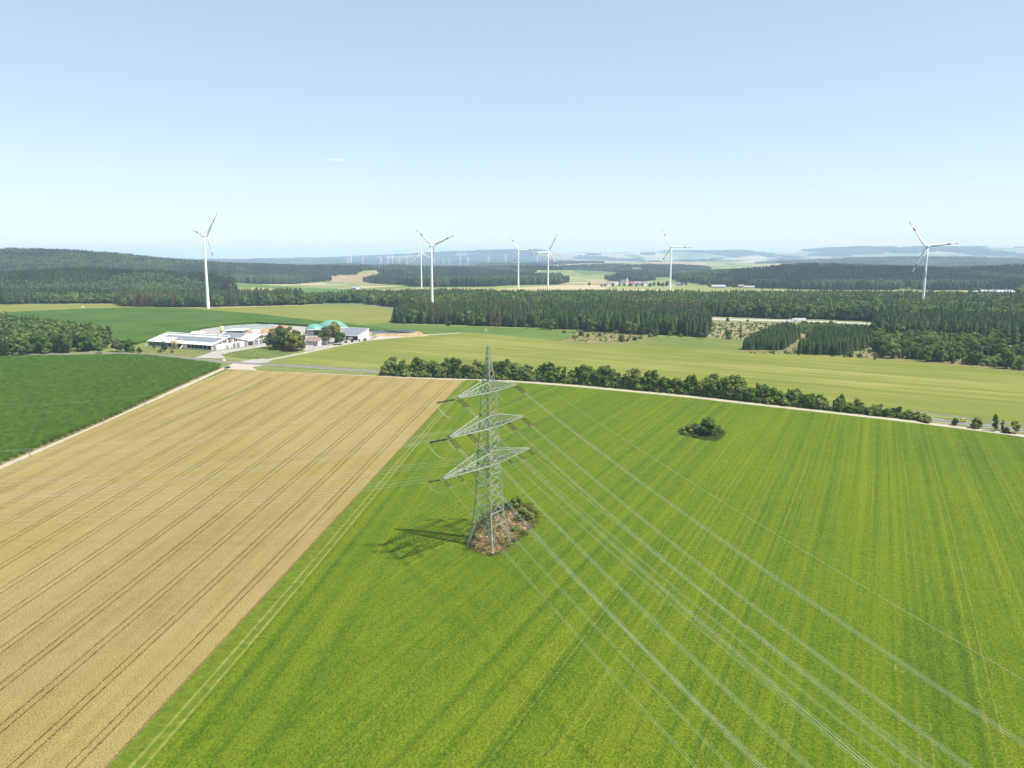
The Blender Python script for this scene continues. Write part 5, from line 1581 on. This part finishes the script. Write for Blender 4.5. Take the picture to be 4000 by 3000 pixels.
dome((-201.8,796.1), 9.4, 4.3, 5.2, 'smaller green biogas dome behind the white house')
dome((-189.1,821.0), 15.6, 4.2, 7.4, 'large turquoise biogas dome behind the solar shed')
def solar_shed():
    p = (-144.0,727.5)
    r = empty('solar_shed', (p[0], p[1], .06), GB); tag(r, 'white lean-to shed with a big solar panel roof', 'shed')
    W, L = 17.0, 27.0; zl, zh = 4.2, 9.6
    bm = bmesh.new()
    for y in (0, L-.3):
        A = [bm.verts.new(q) for q in ((0, y, 0), (W, y, 0), (W, y, zh), (0, y, zl))]; B = [bm.verts.new((v.co.x, y+.3, v.co.z)) for v in A]
        for k in range(4): bm.faces.new((A[k], A[(k+1) % 4], B[(k+1) % 4], B[k]))
        bm.faces.new(A[::-1]); bm.faces.new(B)
    bbox(bm, W-.3, W, .3, L-.3, 0, zh-.1)
    bbox(bm, 0, .3, 6, 12, 0, 2.9); bbox(bm, 0, .3, 14, L-.3, 0, 2.9)
    link('wall', mesh_bm('wall', bm), MAT['wall'], r)
    bm = bmesh.new()
    sl = (zh-zl)/W
    pts = [(-.9, zl-.9*sl), (W+.4, zh+.4*sl), (W+.4, zh+.4*sl+.25), (-.9, zl-.9*sl+.25)]
    A = [bm.verts.new((x, -.4, z)) for x, z in pts]; B = [bm.verts.new((x, L+.4, z)) for x, z in pts]
    for k in range(4): bm.faces.new((A[k], A[(k+1) % 4], B[(k+1) % 4], B[k]))
    bm.faces.new(A[::-1]); bm.faces.new(B)
    link('roof', mesh_bm('roof', bm), MAT['roofw'], r)
    panel_rows(r, -.5, W, 10, .2, L-.2, lambda x: zl+sl*x-.08)
solar_shed()
def house(p, rz, W, L, ze, zr, wall, roof, label, group=None, name='house', z=0.05, detail=True, chimney=False):
    r = empty(name, (p[0], p[1], z), rz); tag(r, label, 'house', group)
    bm = bmesh.new()
    gable_wall(bm, 0, W, 0, ze, zr, W/2, .25); gable_wall(bm, 0, W, L-.25, ze, zr, W/2, .25)
    bbox(bm, 0, .25, .25, L-.25, 0, ze); bbox(bm, W-.25, W, .25, L-.25, 0, ze)
    link('wall', mesh_bm('wall', bm), wall, r)
    rf = gable_roof('roof', 0, W, 0, L, ze, zr, W/2, .2, .5, roof, r)
    if detail:
        for k in range(max(2, int(L/3.2))):
            y = 1.2+k*3.0
            if y+1.3 < L: boxpart('window', MAT['glass'], r, -.05, -.01, y, y+1.2, ze*.42, ze*.42+1.1)
        boxpart('window', MAT['glass'], r, W*.2, W*.2+1.1, -.05, -.01, ze*.42, ze*.42+1.1)
        boxpart('door', MAT['wood'], r, W*.62, W*.62+1.0, -.06, -.01, .02, 2.05)
    if chimney: boxpart('chimney', MAT['roofr'], r, W*.42, W*.42+.6, L*.5, L*.5+.6, ze, zr+.7)
    return r
house((-171.2,685.2), GB, 10.5, 14.5, 3.6, 6.6, MAT['wall'], MAT['roofb'], 'white farmhouse with brown roof under the biogas domes', chimney=True)
def grey_hall():
    p = (-202.7,770.2)
    r = empty('open_hall', (p[0], p[1], .05), R(8)); tag(r, 'dark open hall with pale flat roof before the small dome', 'shed')
    boxpart('wall', MAT['dark'], r, 0, 18, 2.5, 9, 0, 5.4)
    boxpart('roof', MAT['roofg'], r, -.8, 18.8, -.6, 9.8, 5.42, 5.75)
    for k in range(4): boxpart('post', MAT['roofg'], r, .2+k*5.8, .5+k*5.8, 0, .3, 0, 5.4)
    boxpart('gate', MAT['palewood'], r, -.2, 6.0, 2.3, 2.45, 0, 4.6)
grey_hall()
def heap(name, p, rx, ry, h, rz, mat, label, cat, seed):
    g = np.random.default_rng(seed)
    V = []; Fc = []; na, nr = 20, 7
    for i in range(nr):
        f = i/(nr-1)
        for j in range(na):
            a = 6.283*j/na; k = 1+.16*math.sin(3*a+seed)+g.uniform(-.06, .06)
            V.append((rx*k*(1-f)*math.cos(a), ry*k*(1-f)*math.sin(a), h*(1-(1-f)**2)**.8*(1+g.uniform(-.08, .08)) if i else -.05))
    for i in range(nr-1):
        for j in range(na): Fc.append((i*na+j, i*na+(j+1) % na, (i+1)*na+(j+1) % na, (i+1)*na+j))
    o = link(name, mesh_np(name, V, Fc, False), mat, None, (p[0], p[1], .05), rz)
    return tag(o, label, cat)
heap('silage_heap', (-249.6,809.7), 14, 9, 4.4, .3, MAT['silage'], 'reddish-brown cut silage heap behind the machine hall', 'heap', 1)
heap('silage_heap', (-246.7,829.6), 13, 8, 5.2, .2, MAT['silage'], 'dark brown broken silage heap next to the lawn trees', 'heap', 2)
heap('silage_heap', (-274.5,807.0), 10, 6, 2.8, .1, MAT['silage'], 'low brown silage heap behind the flat white shed', 'heap', 3)
heap('covered_silage', (-292.9,853.5), 26, 15, 3.0, .15, MAT['tarp'], 'wide silage clamp under a grey tarp weighted with tyres', 'silage clamp', 4)
heap('covered_silage', (-272.9,866.0), 20, 13, 3.2, .15, MAT['tarp'], 'second tarp-covered silage clamp behind the brown heaps', 'silage clamp', 5)
heap('white_tarp', (-264.4,804.2), 5, 4, 3.0, .2, MAT['wall'], 'white plastic-covered heap between the brown silage heaps', 'heap', 6)
heap('sand_heap', (-324.6,801.5), 8, 4, 1.8, .2, MAT['cream'], 'pale sand heap at the end of the long barn', 'heap', 7)
def lagoon():
    c = (-120.9,790.8)
    V = []; Fc = []; mi = []
    na = 48
    prof = [(1.30, 0.0), (1.10, 2.2), (1.0, 2.3), (.80, .9)]
    for k, (s, z) in enumerate(prof):
        for j in range(na):
            a = 6.283*j/na; q = 1+(.07*math.sin(5*a)+.05*math.sin(9*a+1) if k < 2 else 0)
            V.append((c[0]+22*s*q*math.cos(a), c[1]+20*s*q*math.sin(a), z+.05))
    for k in range(3):
        for j in range(na):
            Fc.append((k*na+j, k*na+(j+1) % na, (k+1)*na+(j+1) % na, (k+1)*na+j)); mi.append(0 if k == 0 else 1)
    r = empty('slurry_lagoon', (0, 0, 0)); tag(r, 'black-lined slurry lagoon with a brown earth bank', 'lagoon')
    me = mesh_np('bank', V, Fc, False, mi); me.materials.append(MAT['earth']); me.materials.append(MAT['liner'])
    link('bank', me, None, r)
    poly = [(c[0]+22*.84*math.cos(6.283*j/na), c[1]+20*.84*math.sin(6.283*j/na)) for j in range(na)]
    s = sheet('slurry', poly, 1.2, MAT['liner']); s.parent = r
lagoon()
heap('earth_heap', (-98.8,770.2), 14, 8, 2.6, .2, MAT['earth'], 'brown overgrown earth heap beside the slurry lagoon', 'heap', 8)
def container():
    p = (-135.3,770.2)
    r = empty('green_container', (p[0], p[1], .06), R(10)); tag(r, 'small bright green container beside the solar shed', 'container')
    bm = bmesh.new(); v = bbox(bm, -2, 2, -1.2, 1.2, .3, 2.6)
    link('body', mesh_bm('body', bm), MAT['green_box'], r)
    boxpart('lid', MAT['green_box'], r, -2.1, 2.1, -1.3, 1.3, 2.61, 2.75)
    boxpart('skid', MAT['dark'], r, -1.9, 1.9, -1.0, -.8, 0, .3); boxpart('skid', MAT['dark'], r, -1.9, 1.9, .8, 1.0, 0, .3)
container()
def hunting_stand():
    p = (-26.8,790.8)
    r = empty('hunting_stand', (p[0], p[1], .04), R(20)); tag(r, 'grey wooden hunting stand on stilts at the clover field', 'hunting stand')
    for sx in (-1, 1):
        for sy in (-1, 1): bar('leg', (sx*1.3, sy*1.3, 0), (sx*.95, sy*.95, 2.6), .2, r, MAT['palewood'], 'palewood')
    bm = bmesh.new(); bbox(bm, -1.2, 1.2, -1.2, 1.2, 2.6, 4.6); link('cabin', mesh_bm('cabin', bm), MAT['palewood'], r)
    boxpart('roof', MAT['palewood'], r, -1.45, 1.45, -1.45, 1.45, 4.61, 4.75)
    boxpart('window', MAT['glass'], r, -.7, .7, -1.25, -1.21, 3.6, 4.2)
    bar('ladder', (-1.9, -1.6, 0), (-1.2, -.9, 2.6), .22, r, MAT['palewood'], 'palewood')
    bar('ladder', (-2.2, -1.2, 0), (-1.25, -.5, 2.6), .22, r, MAT['palewood'], 'palewood')
hunting_stand()

# ------------------------------------------------------------------ roadside things
def timber_post(p, h, label, group):
    r = empty('wooden_pole', (p[0], p[1], 0)); tag(r, label, 'pole', group)
    bm = bmesh.new(); lathe(bm, [(.13, -.1), (.09, h)], 8); link('shaft', mesh_bm('shaft', bm, True), MAT['wood'], r)
    bm = bmesh.new(); lathe(bm, [(.12, h), (.02, h+.15)], 8); link('cap', mesh_bm('cap', bm), MAT['steel'], r)
for q in ((-187.8,295.7), (-190.5,356.8), (-192.4,402.7), (-191.2,444.7), (-193.9,504.8), (-197.6,485.8)):
    timber_post(q, 4.2, 'thin wooden pole beside the track between maize and wheat', 'poles along the maize track')
timber_post((-186.9,642.2), 6.0, 'lone wooden pole in front of the farm lawn trees', None)
timber_post((867.7,1375.2), 8.5, 'wooden pole on the small meadow below the far barns', None)
def road_sign():
    p = (-212.0,570.3)
    r = empty('road_sign', (p[0], p[1], .05), R(25)); tag(r, 'white direction sign on a post at the road junction', 'sign')
    bm = bmesh.new(); lathe(bm, [(.06, 0), (.06, 2.9)], 6); link('post', mesh_bm('post', bm), MAT['steel'], r)
    boxpart('panel', MAT['post'], r, -.9, .9, -.09, -.06, 2.1, 2.8); boxpart('panel', MAT['yellow'], r, -.2, 1.0, -.12, -.1, 1.4, 2.0)
    p = (-227.0,586.0)
    r = empty('railing', (p[0], p[1], .07), R(-35)); tag(r, 'short grey metal railing at the roadside by the junction', 'railing')
    for k in range(4): bar('post', (k*1.6, 0, 0), (k*1.6, 0, 1.3), .12, r)
    bar('rail', (-.2, 0, 1.3), (5.0, 0, 1.3), .12, r)
road_sign()
for q in ((-236.9,604.1), (-282.1,630.1), (-148.4,562.0), (-103.3,537.4), (205.8,375.0), (-223.4,618.5), (-204.1,616.8)):
    r = empty('marker_post', (q[0], q[1], .04)); tag(r, 'small white roadside marker post', 'marker post', 'white marker posts')
    bm = bmesh.new(); bbox(bm, -.09, .09, -.06, .06, 0, 1.05); link('shaft', mesh_bm('shaft', bm), MAT['post'], r)
    boxpart('reflector', MAT['dark'], r, -.095, .095, -.065, .065, .72, .92)
def rail_fence():
    pts = smooth([(-233.2,625.1), (-230.6,616.8), (-225.3,608.8), (-212.0,599.5), (-195.4,591.2), (-186.7,601.0), (-180.2,620.1), (-174.5,636.9)], 2)
    pts = densify(pts, 3.0)
    keep = [pts[0]]
    for q in pts:
        if math.dist(q, keep[-1]) > 4.5: keep.append(q)
    r = empty('rail_fence', (keep[0][0], keep[0][1], .05)); tag(r, 'low brown two-rail fence round the farm lawn', 'fence')
    o = Vector((keep[0][0], keep[0][1], 0))
    for a, b in zip(keep, keep[1:]):
        A = Vector((*a, 0))-o; B = Vector((*b, 0))-o
        bar('post', A, A+Vector((0, 0, 1.25)), .18, r, MAT['wood'], 'wood')
        for z in (.6, 1.1): bar('rail', A+Vector((0, 0, z)), B+Vector((0, 0, z)), .13, r, MAT['wood'], 'wood')
rail_fence()

# ------------------------------------------------------------------ vehicles
def car(p, rz, paint, label, s=1.0):
    r = empty('car', (p[0], p[1], .07), rz); r.scale = (s, s, s); tag(r, label, 'car')
    prof = [(-2.1, .35), (-2.12, .75), (-1.75, .95), (-1.0, 1.0), (-.95, .96), (1.1, .98), (1.85, .9), (2.1, .65), (2.1, .33)]
    bm = bmesh.new()
    A = [bm.verts.new((x, -.86, z)) for x, z in prof]; B = [bm.verts.new((x, .86, z)) for x, z in prof]
    n = len(prof)
    for k in range(n): bm.faces.new((A[k], B[k], B[(k+1) % n], A[(k+1) % n]))
    bm.faces.new(A); bm.faces.new(B[::-1])
    link('body', mesh_bm('body', bm), paint, r)
    cab = [(-1.75, .94), (-1.3, 1.42), (.1, 1.46), (1.0, .97)]
    bm = bmesh.new()
    A = [bm.verts.new((x, -.80+(z-.94)*.28, z)) for x, z in cab]; B = [bm.verts.new((x, .80-(z-.94)*.28, z)) for x, z in cab]
    for k in range(4): bm.faces.new((A[k], B[k], B[(k+1) % 4], A[(k+1) % 4]))
    bm.faces.new(A); bm.faces.new(B[::-1])
    link('glasshouse', mesh_bm('glasshouse', bm), MAT['glass'], r)
    boxpart('roof', paint, r, -1.3, .1, -.66, .66, 1.43, 1.49)
    for x in (-1.3, 1.3):
        for y in (-.8, .8):
            bm = bmesh.new(); lathe(bm, [(.32, -.1), (.32, .1)], 14)
            w = link('wheel', mesh_bm('wheel', bm), MAT['tyre'], r); w.location = (x, y, .32); w.rotation_euler = (math.pi/2, 0, 0)
            bm = bmesh.new(); lathe(bm, [(.19, -.108), (.19, .108)], 10); link('rim', mesh_bm('rim', bm), MAT['rim'], w)
    for y in (-.6, .6):
        boxpart('headlight', MAT['carwhite'], r, 2.08, 2.13, y-.18, y+.18, .6, .74)
        boxpart('tail_light', MAT['red'], r, -2.15, -2.1, y-.18, y+.18, .66, .82)
    return r
car((-200.2,543.7), R(235), MAT['carblack'], 'dark blue car on the track beside the near maize')
car((214.2,364.2), R(170), MAT['yellow'], 'bright yellow car on the country road')
car((379.3,916.1), R(172), MAT['carwhite'], 'white car on the motorway behind the truck')
def truck():
    p = (345.8,941.5)
    r = empty('truck', (p[0], p[1], .07), R(176)); tag(r, 'white articulated truck driving on the motorway', 'truck')
    bm = bmesh.new(); bbox(bm, -8.0, 5.4, -1.27, 1.27, 1.2, 4.0); link('trailer', mesh_bm('trailer', bm), MAT['trailer'], r)
    bm = bmesh.new()
    prof = [(5.9, .6), (5.9, 3.2), (6.4, 3.75), (7.9, 3.3), (8.25, 1.9), (8.3, .6)]
    A = [bm.verts.new((x, -1.22, z)) for x, z in prof]; B = [bm.verts.new((x, 1.22, z)) for x, z in prof]
    for k in range(6): bm.faces.new((A[k], B[k], B[(k+1) % 6], A[(k+1) % 6]))
    bm.faces.new(A); bm.faces.new(B[::-1]); link('cab', mesh_bm('cab', bm), MAT['carwhite'], r)
    boxpart('windscreen', MAT['glass'], r, 8.1, 8.32, -1.1, 1.1, 1.95, 2.9)
    boxpart('chassis', MAT['dark'], r, -7.8, 6.0, -.9, .9, .7, 1.19)
    for x in (-6.6, -5.3, -4.0, 4.4, 7.2):
        for y in (-1.05, 1.05):
            bm = bmesh.new(); lathe(bm, [(.5, -.16), (.5, .16)], 14)
            w = link('wheel', mesh_bm('wheel', bm), MAT['tyre'], r); w.location = (x, y, .5); w.rotation_euler = (math.pi/2, 0, 0)
truck()
def baler():
    p = (-645.4,1178.9)
    r = empty('farm_trailer', (p[0], p[1], .05), R(20)); tag(r, 'small orange and cream farm trailer parked on the hay meadow', 'trailer')
    boxpart('box', MAT['cream'], r, -2.6, 1.6, -1.2, 1.2, 1.0, 2.6); boxpart('frame', MAT['orange'], r, -2.8, 3.6, -.5, .5, .6, .99)
    boxpart('hay_load', MAT['tan'], r, -2.4, 1.4, -1.0, 1.0, 2.61, 3.2)
    for y in (-1.1, 1.1):
        bm = bmesh.new(); lathe(bm, [(.5, -.15), (.5, .15)], 12)
        w = link('wheel', mesh_bm('wheel', bm), MAT['tyre'], r); w.location = (-.6, y, .5); w.rotation_euler = (math.pi/2, 0, 0)
baler()

# ------------------------------------------------------------------ far farms and villages
def vz(p): return tz(*p)-.3
V1 = [((252,2080), 'slate'), ((275,2180), 'slate'), ((277,2130), 'roofb'), ((307,2260), 'slate'), ((309,2200), 'roofg'), ((332,2290), 'roofb'), ((326,2190), 'roofr'), ((347,2260), 'slate'), ((343,2170), 'slate'), ((363,2230), 'roofg'), ((360,2150), 'roofb'), ((381,2210), 'roofr'), ((388,2190), 'slate'), ((424,2200), 'roofb'), ((444,2150), 'slate'), ((465,2200), 'roofb')]
WORD = {'slate': 'slate-roofed', 'roofb': 'brown-roofed', 'roofg': 'grey-roofed', 'roofr': 'red-roofed'}
for i, (p, m) in enumerate(V1):
    house(p, R(20+37*i), 9+i % 3*2, 13+i % 4*3, 5.5, 9.5, MAT['wall'], MAT[m], f'white {WORD[m]} house in the village behind the spruce wood', 'village houses behind the spruce wood', z=vz(p), detail=i % 2 == 0)
def church():
    p = (334,2330)
    r = empty('church', (p[0], p[1], vz(p)), R(30)); tag(r, 'pale village church with a pointed tower', 'church')
    bm = bmesh.new(); gable_wall(bm, 0, 10, 0, 8, 13, 5, .3); gable_wall(bm, 0, 10, 20, 8, 13, 5, .3); bbox(bm, 0, .3, .3, 20, 0, 8); bbox(bm, 9.7, 10, .3, 20, 0, 8)
    link('wall', mesh_bm('wall', bm), MAT['wall'], r)
    gable_roof('roof', 0, 10, 0, 20, 8, 13, 5, .2, .4, MAT['slate'], r)
    boxpart('tower', MAT['wall'], r, 2, 8, -6.1, -.1, 0, 14)
    bm = bmesh.new(); v = [bm.verts.new(q) for q in ((1.8, -6.3, 14.01), (8.2, -6.3, 14.01), (8.2, .1, 14.01), (1.8, .1, 14.01), (5, -3.1, 22))]
    for a, b in ((0, 1), (1, 2), (2, 3), (3, 0)): bm.faces.new((v[a], v[b], v[4]))
    bm.faces.new(v[3::-1]); link('spire', mesh_bm('spire', bm), MAT['slate'], r)
church()
g_ = np.random.default_rng(44)
def village(px0, px1, y0, y1, n, label, group):
    c = math.cos(math.atan(500/3050))
    for i in range(n):
        Y = g_.uniform(y0, y1); px = g_.uniform(px0, px1); x = (px-2000)/3050*(Y*c+12.6)
        m = ('slate', 'roofb', 'roofr', 'roofg')[int(g_.integers(4))]
        house((x, Y), g_.uniform(0, 6.28), g_.uniform(10, 14), g_.uniform(13, 22), 6, 10.5, MAT['wall'], MAT[m], label, group, z=vz((x, Y)), detail=False)
village(1490, 1790, 4650, 5100, 26, 'tiny house of the hazy village on the far plateau', 'far plateau village')
village(2620, 2760, 5300, 6000, 10, 'tiny pale house in the far valley village', 'far valley village')
village(2050, 2200, 5600, 6200, 8, 'tiny house among the tan fields behind the turbines', 'far houses among tan fields')
village(3250, 3420, 5400, 6000, 9, 'tiny house in the hazy village left of the lettered turbine', 'far village left of the lettered turbine')
VT = [(2350, 2030, 9), (2362, 2060, 8), (2395, 2090, 9), (2420, 2060, 10), (2440, 2070, 9), (2462, 2050, 10), (2485, 2070, 9), (2510, 2060, 10), (2540, 2060, 11), (2555, 2080, 13), (2572, 2050, 14), (2588, 2060, 12), (2605, 2080, 15), (2420, 2420, 14), (2404, 2430, 13), (2510, 2300, 12), (2665, 2140, 12), (2680, 2170, 10), (2302, 2150, 10)]
for i, (px, Y, h) in enumerate(VT):
    x = (px-2000)/3050*(Y*.9868+12.6)
    tree('broadleaf_tree', BROAD[i % 6], (x, Y, tz(x, Y)), h/10, i*1.3, 'broadleaf tree among the houses of the village', 'tree', 'trees among the village houses', 1.0)
def far_barn(p, W, L, ze, zr, rz, wall, roof, label):
    r = empty('farm_building', (p[0], p[1], vz(p)), rz); tag(r, label, 'barn')
    bm = bmesh.new(); gable_wall(bm, 0, W, 0, ze, zr, W/2, .3); gable_wall(bm, 0, W, L-.3, ze, zr, W/2, .3)
    bbox(bm, 0, .3, .3, L-.3, 0, ze); bbox(bm, W-.3, W, .3, L-.3, 0, ze)
    link('wall', mesh_bm('wall', bm), wall, r)
    gable_roof('roof', 0, W, 0, L, ze, zr, W/2, .25, .6, roof, r)
    for k in range(5): boxpart('door', MAT['door'], r, -.08, -.01, L*(.1+.18*k), L*(.1+.18*k)+L*.1, .1, ze*.7)
far_barn((1049,1640), 16, 66, 5, 9, R(88), plain('brown_boarding', (.12, .07, .055), .9), MAT['roofg'], 'long brown farm building with grey roof beyond the wood')
far_barn((1000,1650), 12, 28, 4, 6.5, R(88), MAT['dark'], MAT['roofg'], 'shorter dark shed left of the long brown building')
far_barn((538,1980), 14, 34, 4.5, 8, R(88), MAT['wall'], MAT['roofg'], 'white farm shed on the far meadow right of the village')
far_barn((586,1990), 12, 14, 5, 9, R(60), MAT['wall'], MAT['roofb'], 'brown-roofed farmhouse on the far meadow')
far_barn((605,1960), 10, 24, 4, 6.5, R(88), MAT['wall'], MAT['roofg'], 'low grey shed beside the far farmhouse')
far_barn((-363,1830), 14, 22, 5, 9, R(40), MAT['wall'], MAT['roofg'], 'white building half hidden behind the spruces of the valley')
for i, (px, Y, h) in enumerate(((2770, 2010, 13), (2850, 2020, 12), (2868, 2000, 13), (2922, 2030, 12), (2965, 1990, 14), (2985, 2010, 15), (3830, 1670, 12), (3880, 1680, 12), (3800, 1680, 13), (3990, 1600, 22), (3975, 1590, 19))):
    x = (px-2000)/3050*(Y*.9868+12.6)
    tree('broadleaf_tree', BROAD[i % 6], (x, Y, tz(x, Y)), h/10, i*1.3, 'broadleaf tree beside the far farm buildings', 'tree', 'trees beside the far farm buildings', 1.1)
x_ = (827.9,1273.0)
one('broadleaf_tree', BROAD, 2, x_, 28, 10, 'big dark tree closing the view right of the far meadow')
def log_pile():
    p = (-661,1500)
    r = empty('log_pile', (p[0], p[1], tz(*p)+.1), R(10)); tag(r, 'reddish log pile at the edge of the brown spruces', 'log pile')
    for k in range(14):
        bm = bmesh.new(); lathe(bm, [(.7, 0), (.7, 6)], 8)
        o = link('log', mesh_bm('log', bm), MAT['silage'], r); o.location = ((k % 7)*1.45+(k//7)*.7, 0, .7+(k//7)*1.25); o.rotation_euler = (math.pi/2, 0, 0)
log_pile()

# ------------------------------------------------------------------ clouds and haze
def cloud(p, sx, sy, sz, dens, label, seed):
    g = np.random.default_rng(seed)
    bm = bmesh.new()
    for k in range(9):
        f = (k+.5)/9-.5
        m = Matrix.Translation((f*sx*1.7, g.uniform(-.3, .3)*sy, g.uniform(-.2, .35)*sz*(1-abs(f)))) @ Matrix.Diagonal((sx*g.uniform(.16, .30), sy*.6, sz*g.uniform(.35, .75)*(1.1-abs(f)), 1))
        bmesh.ops.create_icosphere(bm, subdivisions=2, radius=1, matrix=m)
    o = link('cloud', mesh_bm('cloud', bm, True), None, None, p)
    t = NT('cloud_vapour_%d' % seed); t.t.nodes.remove(t.b)
    pv = t.n('ShaderNodeVolumePrincipled'); pv.inputs['Density'].default_value = dens; pv.inputs['Color'].default_value = (1, 1, 1, 1); pv.inputs['Anisotropy'].default_value = .2
    t.t.links.new(pv.outputs[0], t.out.inputs['Volume'])
    o.data.materials.append(t.m)
    tag(o, label, 'cloud')
cloud((-3180, 14500, 1780), 200, 120, 34, .007, 'small white cloud wisp in the pale blue sky', 5)
cloud((8900, 14300, 1010), 70, 80, 24, .005, 'faint cloud speck low in the sky above the lettered turbine', 6)
def haze():
    bm = bmesh.new(); bbox(bm, -28500, 28500, -3000, 28500, -140, 262)
    o = link('haze', mesh_bm('haze', bm)); tag(o, 'thin summer haze over the whole landscape', 'haze', kind='stuff')
    t = NT('haze_air'); t.t.nodes.remove(t.b)
    pv = t.n('ShaderNodeVolumePrincipled')
    pv.inputs['Color'].default_value = (.55, .73, 1.0, 1); pv.inputs['Density'].default_value = .000072; pv.inputs['Anisotropy'].default_value = 0.0
    t.t.links.new(pv.outputs[0], t.out.inputs['Volume'])
    o.data.materials.append(t.m)
haze()
